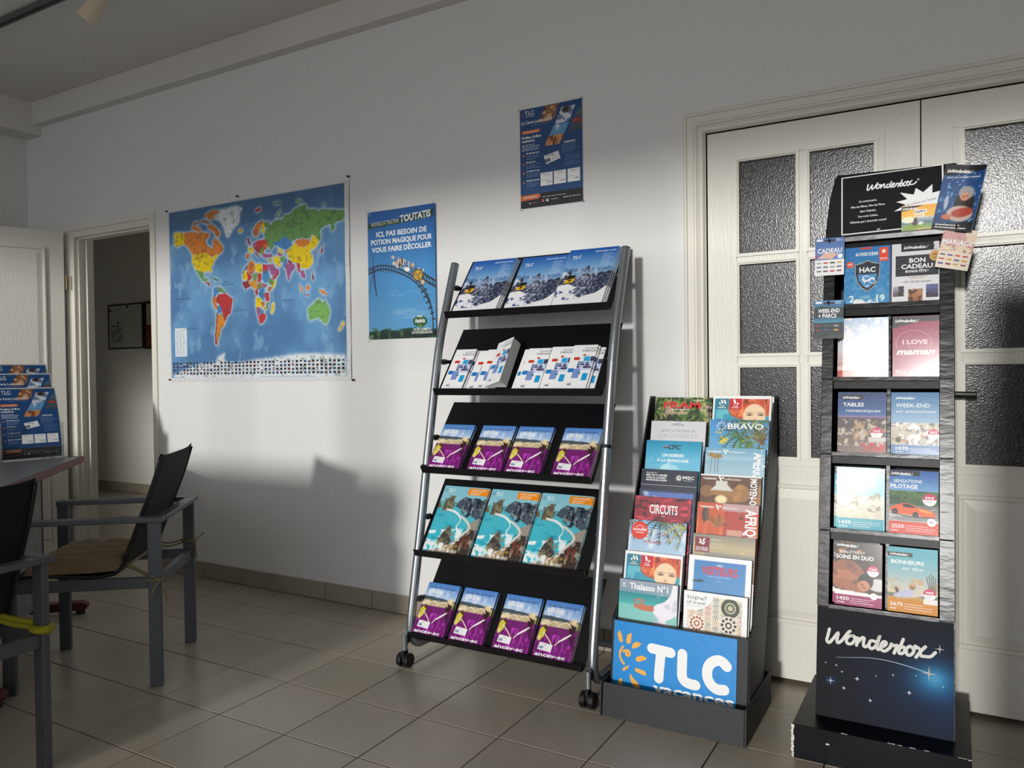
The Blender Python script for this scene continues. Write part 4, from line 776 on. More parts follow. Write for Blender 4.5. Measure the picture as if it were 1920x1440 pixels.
def art_map():
    w_, h_ = 1.374, .985; nu = 300; p = Print(w_, h_, nu, seed=22, base=(206, 208, 210), gain=1.28)
    # map data lives in a 1.382 x .992 frame whose corner is at (-.27, 1.108); sheet corner at (-.263, 1.112)
    cv = lambda x, y: ((x/1000*1.382-.007)/w_, (y/1000*.992-.004)/h_)
    u0, v0 = .010/w_, .020/h_; u1, v1 = 1.345/w_, .974/h_; g = p.reg(u0, u1, v0, v1)
    p.mask(g, (74, 116, 160)); p.noise(5, 4, (96, 144, 186), .42, .66, 1, .9, g*(p.V < .8)); p.noise(22, 9, (120, 160, 192), .60, .72, 2, .7, g); p.mask(g*(p.V > .86), (62, 98, 134), .6)
    shapes = []
    for ln in MAPD.strip().split('\n'):
        q = list(map(int, ln.split())); c = tuple(q[:3]); xy = q[3:]; shapes.append((c, [cv(xy[i], xy[i+1]) for i in range(0, len(xy), 2)]))
    land = Print(w_, h_, nu); land.C[:] = 0
    for c, q in shapes: land.poly(q, (255, 255, 255))
    L = land.C[..., 0]/255; Bl = L.copy()
    for _ in range(9):
        Bl[1:-1, 1:-1] = (Bl[1:-1, 1:-1]*2+Bl[:-2, 1:-1]+Bl[2:, 1:-1]+Bl[1:-1, :-2]+Bl[1:-1, 2:])/6
    p.mask(np.clip(Bl*3.2, 0, 1)*g, (172, 190, 206), .85)
    for c, q in shapes: p.poly(q, c)
    n = fbm(p.U*90, p.V*70, 5, 2); p.mask(L*np.clip((n-.58)*6, 0, 1), (60, 60, 50), .35); p.noise(60, 40, (110, 70, 70), .60, .66, 9, .8, L*p.reg(.44, .56, .60, .72)); p.mask((1-g), (206, 208, 210))
    ss = s2l
    for j in range(4):     # rows of little flags
        rr = random.Random(j)
        for i in range(46):
            u = .018+i*.0208; v = .098-.0195*j-.002*(i/46); c1, c2, c3 = [rr.choice([(30, 30, 46), (40, 40, 50), (120, 30, 36), (206, 206, 210), (30, 70, 60), (56, 100, 150), (20, 24, 60), (60, 24, 30)]) for _ in range(3)]
            for k, c in enumerate((c1, c2, c3)): p.r(u, u+.0125, v+k*.0042, v+(k+1)*.0042, c)
    p.r(.033, .108, .145, .31, (206, 214, 220)); p.lines(.042, .10, .155, .30, 14, (120, 130, 140), .3)
    for i in range(34): u = .03+i*.029; p.r(u, u+.0012, .984, .992, (90, 90, 96)); p.r(u, u+.0012, .006, .013, (120, 120, 126))
    for i in range(20): v = .05+i*.048; p.r(.984, .990, v, v+.0016, (90, 90, 96)); p.r(.001, .005, v, v+.0016, (110, 110, 116))
    for t, u, v, s_ in (('R u s s i a', .67, .775, .014), ('C a n a d a', .17, .70, .011), ('OCÉAN PACIFIQUE NORD', .04, .475, .008), ('OCÉAN PACIFIQUE SUD', .09, .30, .008), ('OCÉAN', .335, .55, .008), ('ATLANTIQUE NORD', .32, .535, .008), ('OCÉAN', .40, .40, .008), ('ATLANTIQUE SUD', .385, .385, .008), ('OCÉAN INDIEN', .655, .42, .009), ('Groenland', .345, .815, .007)): p.text(t, u, v, s_, (40, 50, 70))
    return p
# ---- gift-box art ---------------------------------------------------
WON = ["36,256 32,236 29,222 36,216 49,232 61,249 58,230 60,219 71,227 87,251 94,258", "99,246 89,241 84,230 88,221 99,223 107,234 106,244 99,246", "106,241 117,241 115,232 112,220", "115,229 127,244 133,243 131,231 132,221 138,220 146,228",
 "162,239 151,239 146,227 151,217 161,222 167,233 175,258 168,230 169,218 175,219", "177,225 189,232 192,241 184,241 178,228 181,217 191,217 203,229", "203,229 206,239 211,235 222,237 217,225 213,214", "237,257 231,240 225,219 233,216 241,225 239,235 231,233",
 "253,240 245,231 247,216 256,216 264,227 260,238 253,240 268,236", "268,243 280,235 282,219 292,218 307,220 319,233", "294,245 283,232 270,212"]
def wonder(p, u, v, wd, c=W_, th=8.):    # the script wordmark, wd = width as a fraction of the sheet
    k = wd*p.w/300.
    for st in WON: p.stroke([(u+(x-28)*k/p.w, v+(y-214)*k/p.h) for x, y in [tuple(map(float, q.split(','))) for q in st.split()]], th*k/p.w, c)
    cx, cy = u+302*k/p.w, v+32*k/p.h; r = 13*k; p.shape([(cx+(r if i % 2 == 0 else r*.16)*math.cos(i*math.pi/4)/p.w, cy+(r if i % 2 == 0 else r*.16)*math.sin(i*math.pi/4)/p.h) for i in range(8)], c)
def GB(seed, nu=50): return Print(.131, .188, nu, seed=seed)
def badge(p, u, v, r, t): p.disc(u, v, r, (240, 240, 244)); p.shape([(u+r*math.cos(a), v+r*math.sin(a)/p.A) for a in np.linspace(0, math.pi, 14)], (206, 24, 90)); p.text(t, u, v+.012, .035, W_, 'c', .03, width=r*1.3); p.lines(u-r*.6, u+r*.6, v-.05, v-.01, 2, (140, 90, 110), .3)
def foot(p, c, num, h=.14, wave=True):
    p.r(0, 1, 0, h, c); p.text(num, .05, h*.45, .055, W_, bold=.02, width=.06*len(num)+.02); p.lines(.05, .25, h*.12, h*.38, 1, W_, .35); p.lines(.34, .95, h*.2, h*.75, 3, (240, 220, 225), .25)
def art_hac():
    p = GB(40); p.vgrad(0, (60, 140, 190), 1, (20, 110, 176)); p.noise(30, 30, (110, 176, 214), .55, .65, 1, .6, p.reg(0, 1, 0, .75)); p.noise(6, 8, (236, 240, 244), .45, .55, 2, 1, (p.V < .07+.03*np.sin(p.U*3)).astype(float)); p.r(.35, .62, .955, .99, (196, 60, 50))
    p.text('AU STADE OCÉANE', .5, .845, .055, W_, 'c', .03, width=.50); p.r(.78, .97, .73, .97, (222, 74, 36)); p.r(.84, .91, .875, .93, W_); p.text('INCLUS', .875, .76, .03, W_, 'c', .02, width=.15); p.disc(.13, .70, .085, (222, 84, 40)); p.text('60€', .13, .69, .03, W_, 'c', .02)
    sh = [(.24, .70), (.32, .705), (.42, .725), (.52, .76), (.62, .725), (.72, .705), (.80, .70), (.79, .52), (.74, .38), (.64, .28), (.52, .22), (.40, .28), (.30, .38), (.25, .52)]
    p.shape(sh, (196, 170, 130)); q = [((u-.52)*.955+.52, (v-.49)*.955+.49) for u, v in sh]; p.shape(q, (22, 36, 52)); q = [((u-.52)*.78+.52, (v-.49)*.78+.46) for u, v in sh]
    p.shape([(.31, .52), (.73, .52), (.71, .42), (.63, .33), (.52, .27), (.41, .33), (.33, .42)], (70, 140, 196)); p.text('HAC', .52, .555, .085, W_, 'c', .05, width=.36)
    p.stroke([(.42, .43), (.46, .40), (.52, .41), (.57, .42), (.62, .45), (.66, .43)], .045, W_); p.stroke([(.46, .44), (.42, .47), (.5, .49), (.56, .47)], .02, W_); p.stroke([(.66, .43), (.7, .38), (.64, .35), (.60, .37)], .016, W_); p.stroke([(.47, .40), (.45, .36)], .018, W_); p.stroke([(.58, .41), (.57, .37)], .018, W_); p.text('1872', .52, .30, .028, W_, 'c', .02)
    p.text('2', .12, .045, .11, (220, 236, 246), bold=.03); p.text('19', .72, .045, .11, (220, 236, 246), bold=.03); p.lines(.38, .62, .10, .15, 2, (190, 220, 236), .4, 1, 'c'); return p
def art_bon():
    p = GB(41, 60); p.vgrad(0, (226, 226, 228), 1, (214, 214, 218)); p.r(.2, .88, .86, 1, (20, 22, 28)); wonder(p, .26, .90, .5); p.r(.08, .98, .44, .79, (40, 44, 52)); p.mask(p.reg(0, 0, 0, 0), K_); p.text('BON', .54, .665, .075, W_, 'c', .05, width=.34); p.text('CADEAU', .53, .565, .075, W_, 'c', .05, width=.66); p.text('BONNE FÊTE !', .53, .50, .038, W_, 'c', .03, width=.48)
    p.disc(.92, .76, .13, (206, 160, 90)); p.text('LIBRE', .92, .77, .028, (60, 30, 20), 'c', .02); p.text('30.90', .93, .71, .03, K_, 'c', .02); p.lines(.3, .78, .385, .43, 2, (190, 140, 100), .45, 1, 'c'); p.text('+ DE 100 000 activités', .52, .325, .032, (96, 70, 60), 'c', .01, width=.60)
    def ph(u0, u1, v0, v1, a, b, sd): p.mask(p.reg(u0-.01, u1+.01, v0-.01, v1+.01), (250, 250, 250)); p.vgrad(v0, a, v1, b, u0, u1); p.noise(12, 16, (40, 30, 30), .52, .62, sd, .7, p.reg(u0, u1, v0, v1))
    ph(.02, .26, .10, .28, (96, 70, 70), (176, 190, 206), 3); ph(.34, .66, .0, .22, (150, 96, 70), (196, 140, 100), 4); ph(.72, .98, .06, .29, (60, 50, 60), (110, 120, 180), 5); p.noise(14, 14, (40, 60, 70), .6, .66, 7, .6, p.reg(.5, .97, .86, 1)); return p
def art_glare():
    p = GB(42); p.vgrad(0, (196, 120, 120), .5, (206, 206, 214)); p.vgrad(.5, (206, 206, 214), 1, (150, 176, 206)); p.noise(12, 14, (236, 220, 214), .5, .64, 2, .8); p.r(0, 1, 0, .12, (190, 90, 80)); return p
def art_maman():
    p = Print(.137, .188, 50, seed=43); p.vgrad(0, (140, 16, 62), 1, (150, 20, 70)); p.poly([(0, 1), (1, 1), (1, .9), (.5, .9), (0, .8)], K_); wonder(p, .06, .90, .46)
    p.text('I LOVE', .45, .54, .07, (236, 190, 206), 'c', .03, width=.5); p.text('maman', .08, .37, .10, W_, bold=.03, shear=.25, width=.76); a = np.linspace(-.5, 3.6, 24); p.stroke([(.42+.35*math.cos(t), .56+.2*math.sin(t)) for t in a], .008, (214, 160, 140))
    p.text('9515', .06, .055, .06, W_, bold=.0, width=.20); p.lines(.06, .22, .02, .04, 1, W_, .4); p.lines(.32, .72, .08, .10, 1, W_, .4); p.lines(.32, .95, .02, .04, 1, W_, .5); return p
def art_tables():
    p = GB(44); p.vgrad(.58, (150, 110, 150), .64, (40, 90, 150)); p.vgrad(.64, (40, 90, 150), 1, (16, 50, 100)); p.vgrad(0, (130, 110, 100), .58, (70, 60, 66)); p.noise(14, 16, (206, 190, 170), .5, .62, 1, .9, p.reg(0, 1, .1, .55)); p.noise(12, 16, (180, 140, 90), .56, .64, 2, .8, p.reg(.3, 1, .2, .5))
    p.r(.03, .5, .88, .955, K_); wonder(p, .06, .895, .38); p.text('TABLES', .06, .765, .06, W_, bold=.02, width=.46); p.text('romantiques', .12, .67, .055, W_, shear=.3, width=.76); badge(p, .80, .33, .13, '74€'); p.r(.62, 1, .19, .26, (200, 196, 190)); p.noise(26, 30, (196, 36, 50), .45, .5, 4, .9, p.reg(.45, 1, .02, .16)); return p
def art_weekend():
    p = GB(45); p.vgrad(.5, (150, 180, 206), 1, (50, 110, 160)); p.vgrad(.15, (176, 170, 160), .5, (206, 196, 176)); p.noise(14, 18, (96, 90, 84), .55, .64, 1, .8, p.reg(0, 1, .15, .5)); p.noise(10, 14, (196, 110, 70), .6, .68, 2, .8, p.reg(0, 1, .18, .35)); p.noise(12, 14, (240, 240, 240), .56, .62, 3, .9, p.reg(0, 1, .15, .5))
    wonder(p, .05, .89, .40); p.text('WEEK-END', .05, .76, .06, W_, bold=.01, width=.70); p.text('en amoureux', .05, .67, .05, W_, shear=.3, width=.84); badge(p, .82, .33, .12, '99€'); foot(p, (16, 100, 160), '1070', .15); p.disc(.10, .23, .075, (150, 140, 60)); p.disc(.10, .23, .055, (60, 50, 30)); return p
def art_amour():
    p = GB(46); p.vgrad(.55, (130, 200, 220), 1, (40, 150, 176)); p.vgrad(.1, (206, 196, 170), .55, (200, 206, 190)); p.noise(10, 14, (110, 100, 60), .54, .64, 1, .7, p.reg(0, 1, .3, .6)); p.noise(12, 14, (236, 214, 200), .5, .6, 2, .9, p.reg(0, 1, .18, .5)); p.poly([(0, .88), (.5, .93), (1, .9), (1, 1), (0, 1)], (40, 44, 50)); wonder(p, .04, .925, .5)
    p.text('WEEK-END', .10, .80, .05, W_, bold=.01, width=.5); p.text('EN AMOUREUX', .03, .70, .06, W_, bold=.05, width=.85); foot(p, (40, 160, 180), '1430', .18); p.text('€', .72, .52, .04, (206, 50, 80)); return p
def art_pilot():
    p = GB(47, 60); p.vgrad(.68, (110, 160, 206), 1, (26, 84, 160)); p.vgrad(.45, (40, 80, 40), .68, (84, 120, 60)); p.noise(16, 18, (30, 60, 30), .5, .6, 1, .7, p.reg(0, 1, .48, .68)); p.vgrad(.2, (150, 150, 150), .45, (110, 112, 112)); p.noise(4, 24, (206, 206, 206), .55, .6, 2, .8, p.reg(0, 1, .2, .4)); p.poly([(0, .89), (.3, .93), (.62, .91), (.62, 1), (0, 1)], K_); wonder(p, .04, .925, .44)
    p.text('SENSATIONS', .09, .805, .048, W_, bold=.01, width=.58); p.text('PILOTAGE', .02, .715, .062, W_, bold=.05, width=.56)
    p.shape([(.02, .36), (.03, .41), (.14, .445), (.28, .475), (.42, .475), (.58, .42), (.80, .385), (.93, .34), (.94, .285), (.86, .27), (.2, .31), (.06, .32)], (226, 96, 40)); p.shape([(.26, .455), (.36, .467), (.42, .465), (.55, .415), (.44, .41), (.3, .42)], (30, 34, 40)); p.shape([(.60, .41), (.78, .38), (.9, .34), (.78, .33), (.62, .36)], (240, 150, 60))
    for u, v in ((.12, .345), (.54, .305)): p.disc(u, v, .062, (20, 20, 22)); p.disc(u, v, .035, (70, 70, 74))
    p.stroke([(.06, .31), (.5, .27), (.9, .275)], .02, (40, 20, 16)); badge(p, .82, .55, .14, '99€'); foot(p, (214, 70, 40), '2550', .19); p.disc(.86, .20, .09, (240, 240, 240)); p.text('N°1', .86, .19, .025, (40, 20, 30), 'c', .03); return p
def art_soins():
    p = GB(48, 60); p.vgrad(0, (70, 40, 30), 1, (50, 34, 24)); p.noise(6, 7, (206, 130, 50), .56, .68, 1, .8, p.reg(0, 1, .7, 1))
    p.ell(.30, .55, .34, .16, (150, 90, 60), -20); p.ell(.22, .42, .3, .13, (176, 110, 76), -12); p.ell(.30, .30, .36, .10, (160, 96, 66), -14); p.noise(6, 8, (96, 54, 38), .55, .65, 3, .6, p.reg(0, .6, .2, .7)); p.ell(.92, .36, .22, .10, (206, 206, 204)); p.ell(.66, .40, .16, .12, (30, 22, 20), -10); p.ell(.62, .33, .13, .085, (196, 132, 96), -20); p.ell(.58, .345, .03, .008, (70, 40, 30), -20); p.ell(.62, .30, .03, .01, (150, 70, 60), -20)
    p.poly([(0, .88), (.3, .93), (.62, .91), (.62, 1), (0, 1)], K_); wonder(p, .04, .925, .46); p.text('BIEN-ÊTRE ET', .10, .82, .045, W_, bold=.0, width=.54); p.text('SOINS EN DUO', .02, .735, .062, W_, bold=.05, width=.80); badge(p, .81, .57, .125, '74€'); foot(p, (150, 20, 90), '1450', .17); p.poly([(0, .17), (1, .17), (1, .2), (.5, .22), (0, .24)], W_); p.r(0, 1, .165, .18, W_); p.disc(.83, .18, .075, (240, 240, 240)); p.text('1h', .83, .17, .02, K_, 'c'); return p
def art_bonheur():
    p = GB(49, 60); p.vgrad(.25, (226, 206, 170), .5, (170, 190, 190)); p.vgrad(.5, (170, 190, 190), 1, (60, 160, 180)); p.noise(5, 14, (190, 160, 120), .5, .64, 1, .7, p.reg(0, 1, .32, .52)); p.mask(p.reg(0, 1, .2, .29), (120, 120, 110)); p.poly([(0, .2), (1, .2), (1, .24), (.5, .25), (0, .23)], (196, 150, 80))
    p.r(0, .5, .855, .92, K_); wonder(p, .05, .87, .38); p.text('BONHEURS', .07, .745, .055, W_, bold=.03, width=.66); p.text('en duo', .30, .655, .055, W_, shear=.25, width=.42)
    for k in range(6): p.stroke([(.88+.01*k, .22), (.78+.045*k, .62-.02*abs(k-2))], .016, (70, 50, 40), smooth=False)
    p.ell(.20, .31, .03, .07, (70, 50, 56), 20); p.poly([(.1, .25), (.3, .34), (.5, .38), (.56, .3), (.5, .24), (.2, .22)], (190, 190, 214)); p.ell(.50, .40, .06, .045, (150, 110, 80)); p.ell(.5, .435, .07, .02, (196, 160, 120)); p.ell(.66, .36, .07, .10, (206, 196, 180)); p.ell(.66, .48, .055, .045, (206, 160, 110)); p.stroke([(.66, .5), (.55, .5), (.52, .42)], .03, (214, 166, 130)); p.stroke([(.7, .3), (.5, .26)], .06, (214, 200, 190))
    badge(p, .84, .31, .125, '99€'); foot(p, (206, 134, 26), '3675', .2); p.r(.72, 1, .16, .24, (230, 226, 220)); return p
def art_header():
    p = Print(.292, .196, 60, seed=50, base=(20, 21, 25), gain=1.25); t = .012
    for a in ((0, 1, 1-t*1.3, 1), (0, 1, 0, t*1.6), (0, t, 0, 1), (1-t*1.3, 1, 0, 1)): p.r(*a, W_)
    wonder(p, .26, .72, .50); 
    for i, s_ in enumerate(("Un anniversaire,", "Fête des Mères, Fête des Pères,", "Saint Valentin,", "Une envie Cadeau,")): p.text(s_, .27, .53-i*.085, .035, W_, 'c', .01, width=(.18, .34, .16, .20)[i])
    p.text("N'hésitez pas à demander conseil", .27, .185, .035, W_, 'c', .01, width=.36); p.text('mf', .36, .03, .03, W_, bold=.02)
    st = []
    for k in range(22): a = 2*math.pi*k/22+.1; r = (.27 if k % 2 == 0 else .17)*(1 if k % 4 else 1.15); st.append((.80+r*math.cos(a)*.95, .42+r*math.sin(a)/p.A*.62))
    p.shape(st, (238, 238, 240)); p.text("10% de remise sur l'achat", .76, .40, .04, (60, 60, 66), 'c', .0, width=.34, rot=8); return p
def art_starfront():
    p = Print(.364, .32, 90, seed=51, base=(10, 12, 22), gain=1.0); X = (p.U-.835); Y = (p.V-.26); 
    p.mask(np.clip(p.U*1.2-.1, 0, 1)*np.clip(1-np.abs(p.V-.35)*1.3, 0, 1), (16, 44, 84), .9); p.mask(np.exp(-((p.U-.87)**2/.03+(p.V-.49)**2/.022)), (44, 124, 176)); p.mask(np.exp(-((p.U-.87)**2/.004+(p.V-.50)**2/.004)), (90, 170, 206), .7)
    def mp(x, y): return ((x-1)/364, y/320)
    for st in WON: p.stroke([mp(*map(float, q.split(','))) for q in st.split()], 8.6/364, (232, 230, 224))
    def star(x, y, r, c, th=.14):
        cx, cy = x*.364, y*.32; p.shape([((cx+(r if i % 2 == 0 else r*th)*math.cos(i*math.pi/4))/.364, (cy+(r if i % 2 == 0 else r*th)*math.sin(i*math.pi/4))/.32) for i in range(8)], c)
    star(*mp(330, 244), .013, (226, 220, 206)); star(*mp(303, 172), .022, (226, 206, 180), .09); star(*mp(42, 106), .011, (226, 236, 246)); p.ell(*mp(42, 106), .04, .04, (40, 70, 130), a=.5)
    p.stroke([mp(*q) for q in ((55, 176), (95, 182), (143, 189), (191, 190), (238, 185), (283, 177), (303, 173))], .008, (170, 190, 210), taper=True)
    for x, y, r in ((27, 156, .003), (57, 153, .004), (73, 137, .004), (115, 124, .007), (79, 91, .006), (166, 141, .003), (211, 152, .004), (271, 161, .003), (338, 142, .003), (253, 110, .007), (151, 69, .006)): star(*mp(x, y), r, (214, 224, 236), .3)
    return p
def art_card(kind):
    p = Print(.088, .125, 44, seed=60+len(kind)); p.mask(p.reg(0, 1, 0, .42), (232, 232, 232))
    if kind == 'cadeau': p.vgrad(.42, (96, 130, 190), 1, (60, 100, 160)); p.poly([(.1, .45), (.3, .6), (.8, .58), (.6, .44)], (226, 180, 160)); p.poly([(0, .5), (.1, .62), (.06, .45), (0, .44)], (190, 60, 80)); p.text('CADEAU', .5, .60, .12, W_, 'c', .04, width=.84); p.disc(.86, .50, .09, (236, 236, 240))
    elif kind == 'mariage': p.C[:] = (226, 204, 180); p.ell(.35, .75, .4, .2, (200, 150, 150), a=.8); p.noise(6, 8, (190, 110, 110), .56, .66, 2, .8, p.reg(0, 1, .42, .9)); p.noise(10, 12, (100, 90, 70), .6, .66, 3, .8, p.reg(.2, .8, .42, .6)); p.mask(p.reg(0, 1, 0, .42), (226, 214, 196)); p.text('MARIAGE', .5, .60, .12, W_, 'c', .04, width=.92)
    else: p.vgrad(.42, (60, 160, 180), .7, (26, 70, 90)); p.vgrad(.7, (26, 70, 90), 1, (50, 130, 190)); p.ridge(.82, .05, 4, (16, 36, 44), 2); p.vgrad(.42, (40, 140, 170), .55, (30, 90, 120)); p.text('WEEK-END', .5, .68, .10, W_, 'c', .03, width=.74); p.text('+ PARCS', .45, .55, .10, W_, 'c', .03, width=.62)
    p.shape([(.30, .93), (.34, .90), (.66, .90), (.70, .93), (.66, .955), (.56, .955), (.5, .975), (.44, .955), (.34, .955)], (30, 26, 26)); p.r(.04, .26, .92, .98, (226, 230, 236)); p.lines(.72, .96, .9, .98, 2, (230, 230, 236), .4)
    rr = random.Random(len(kind))
    for j in range(3 if kind != 'parcs' else 2):
        for i in range(4 if kind != 'parcs' else 3):
            n = 4 if kind != 'parcs' else 3; u = .06+i*(.92/n); v = .31-j*.11; c = rr.choice([(190, 60, 60), (206, 150, 60), (60, 80, 70), (70, 80, 140), (120, 30, 60), (90, 90, 90), (160, 160, 160)]); p.r(u, u+.16, v+.01*rr.random(), v+.045, c)
    return p
def art_happy():
    p = Print(.102, .082, 50, seed=70); p.vgrad(.55, (240, 186, 60), 1, (236, 160, 30)); p.poly([(0, 1), (.62, 1), (.3, .86), (0, .8)], K_); wonder(p, .04, .85, .46)
    p.vgrad(0, (150, 170, 90), .3, (120, 150, 110)); p.vgrad(.3, (70, 110, 140), .55, (206, 200, 190)); p.ell(.2, .45, .2, .12, (250, 240, 200)); p.poly([(0, .1), (.3, .3), (.62, .28), (.5, .14), (.1, .04)], (130, 160, 50)); p.ell(.38, .42, .05, .12, (60, 50, 60)); p.ell(.36, .3, .07, .08, (70, 50, 50)); p.ell(.52, .3, .07, .06, (226, 226, 226)); p.r(0, 1, 0, .05, (60, 50, 40)); p.poly([(0, .07), (1, .07), (1, .12), (.6, .08)], (240, 180, 50))
    p.r(.34, .68, .68, .82, W_); p.text('HAPPY', .51, .70, .09, (30, 30, 34), 'c', .04, width=.30); p.r(.36, .62, .53, .66, (252, 240, 210)); p.text('DAY', .49, .55, .09, (222, 150, 30), 'c', .03, width=.20); return p
def art_gift():
    p = Print(.11, .20, 56, seed=71); p.vgrad(0, (30, 60, 100), .4, (24, 74, 130)); p.vgrad(.4, (24, 74, 130), 1, (20, 60, 120)); p.noise(16, 26, (110, 170, 214), .66, .7, 1, .9); p.poly([(0, 1), (1, 1), (1, .93), (.5, .86), (0, .82)], K_); wonder(p, .08, .875, .62, th=10)
    p.text('LE N°1 DU COFFRET CADEAU', .5, .80, .022, W_, 'c', .02, width=.8, rot=4); p.ell(.66, .42, .24, .22, (34, 22, 22)); p.ell(.66, .58, .19, .10, (150, 150, 150)); p.ell(.64, .52, .11, .065, (206, 146, 116)); p.ell(.62, .505, .02, .006, (90, 40, 40)); p.ell(.69, .53, .02, .006, (50, 30, 30)); p.ell(.60, .53, .02, .006, (50, 30, 30)); p.ell(.6, .26, .32, .12, (196, 170, 160)); p.ell(.66, .28, .26, .07, (170, 60, 40), 14); p.ell(.3, .20, .12, .04, (200, 110, 80)); p.ell(.22, .42, .05, .12, (170, 180, 196))
    p.poly([(0, 0), (1, 0), (1, .16), (.5, .11), (0, .08)], K_); p.lines(.08, .9, .02, .1, 2, W_, .4); return p
def art_sign():
    p = Print(.414, .215, 60, seed=80, base=(0, 132, 206), gain=1.2)
    mp = lambda st: [((float(q.split(',')[0])+5)/414, (float(q.split(',')[1])+8)/215) for q in st.split()]
    for q in ("14,176 7,163 12,144 21,135 28,141 23,162", "58,173 43,165 39,144 45,134 56,140 57,157", "94,143 76,147 63,138 60,124 66,122 84,131", "114,100 96,105 78,97 75,85 86,82 111,94", "72,59 83,61 109,56 115,43 102,43 76,50", "55,38 60,37 72,24 85,15 95,-1 77,-5 66,6 59,20", "22,19 30,15 31,-2 13,-1", "52,66 50,57 36,44 29,45 32,54"): p.shape(mp(q), (250, 170, 60))
    for q in ("28,123 20,108 19,92 26,76 34,68", "30,108 40,113 50,112 54,104 50,97 42,98 40,104 45,106"): p.stroke(mp(q), .018, (250, 170, 60))
    def T(outer): p.stroke(mp(outer), .078, W_, smooth=True)
    T("130,134 165,132 195,130"); T("162,130 160,100 158,70 157,42"); T("234,133 234,105 234,80 236,60 248,47 268,43 280,43"); T("378,118 362,131 345,131 326,118 317,98 318,74 330,54 350,43 372,45")
    p.text('vacances', .345, .015, .15, W_, bold=.04, width=.64); return p
# ================================================================== THINGS
_mesh = {}
def pmesh(key, fn, **kw):
    if key not in _mesh: _mesh[key] = fn().mesh(key, **kw)
    return _mesh[key]
# ---- wall sheets -----------------------------------------------------
def pin(parent, x, z, m=M_DPIN): 
    obj('pin', MB().tube([(x, .0002, z), (x+.001, -.006, z-.001), (x+.002, -.007, z-.001), (x+.003, -.014, z-.002)], [.005, .0035, .005, .0055], 10), m, parent, smooth=True)
def lam(u, v): return -.0012-.0035*(.5+.5*np.sin(u*9+v*3)*np.sin(v*7))-.003*np.clip((u-.955)/.045, 0, 1)**2*(1+.6*np.sin(v*23))-.003*np.clip((.06-u)/.06, 0, 1)
mapo = tag(link('world_map', art_map().mesh('world_map', bend=lam, mats=M_MAP), None, (-.263, -.001, 1.112)), 'large laminated political world map pinned on the white wall', 'map')
for x, z in ((-.006, .985), (.585, 1.0), (1.372, 1.0), (-.004, .012), (1.385, .004)): pin(mapo, x, z)
po = tag(link('poster', art_coaster().mesh('coaster_poster', bend=lambda u, v: -.002-.010*np.abs(u-.44)*(1-.3*v)-.006*np.clip((u-.85)/.15, 0, 1)**2, mats=M_BOARD), None, (1.226, 0, 1.309)), 'tall blue roller-coaster poster taped beside the world map', 'poster')
for x, z in ((-.012, .595), (.385, .60), (.39, .005), (-.004, -.012)):
    obj('tape', MB().grid(5, 5, lambda u, v, x=x, z=z: (x+u*.03, -.009-.002*math.sin(u*9+v*5), z+v*.03)), M_TAPE, po)
po2 = tag(link('poster', pmesh('leisure_sheet', art_leisure, bend=lambda u, v: -.002-.004*np.abs(u-.5)), None, (2.073, 0, 1.842)), 'dark blue leisure card poster high on the wall above the rack', 'poster')
for x, z in ((0, .418), (.291, .42), (.291, 0.002), (0.002, -.002)): pin(po2, x, z, M_TAPE)
# ---- booklet ---------------------------------------------------------
def booklet(name, w, h, t, cover, x, y, z, tilt, label, cat, group=None, pages=M_PAGES, yaw=0., roll=0., back=None, curl=0., skew=0.):
    """thin block of pages with a printed cover on its front; (x,y,z) = front lower left corner"""
    mb = MB(); n = 9
    def fn(yy):
        return [(u*w, yy-curl*(v/(n-1))**2*h, v/(n-1)*h) for v in range(n) for u in (0, 1)]
    F = fn(.0004); B = fn(t); k = len(F); fs = []
    for v in range(n-1):
        a = 2*v; fs += [(a, a+1, a+3, a+2), (k+a, k+a+2, k+a+3, k+a+1), (a, a+2, k+a+2, k+a), (a+1, k+a+1, k+a+3, a+3)]
    fs += [(0, k, k+1, 1), (2*n-2, 2*n-1, k+2*n-1, k+2*n-2)]; mb.add(F+B, fs)
    o = obj(name, mb, pages, None, (x, y, z), (-tilt, roll, yaw)); o.rotation_mode = 'ZYX'
    tag(o, label, cat, group); link('front_cover', cover, o, (0, -.0002, 0)); return o
def cmesh(key, fn, mats=None, curl=0.):
    k = (key, curl)
    if k not in _mesh:
        p = fn(); _mesh[k] = p.mesh(key, bend=(lambda u, v, c=curl, h=p.h: -c*v**2*h) if curl else None, mats=mats)
    return _mesh[k]
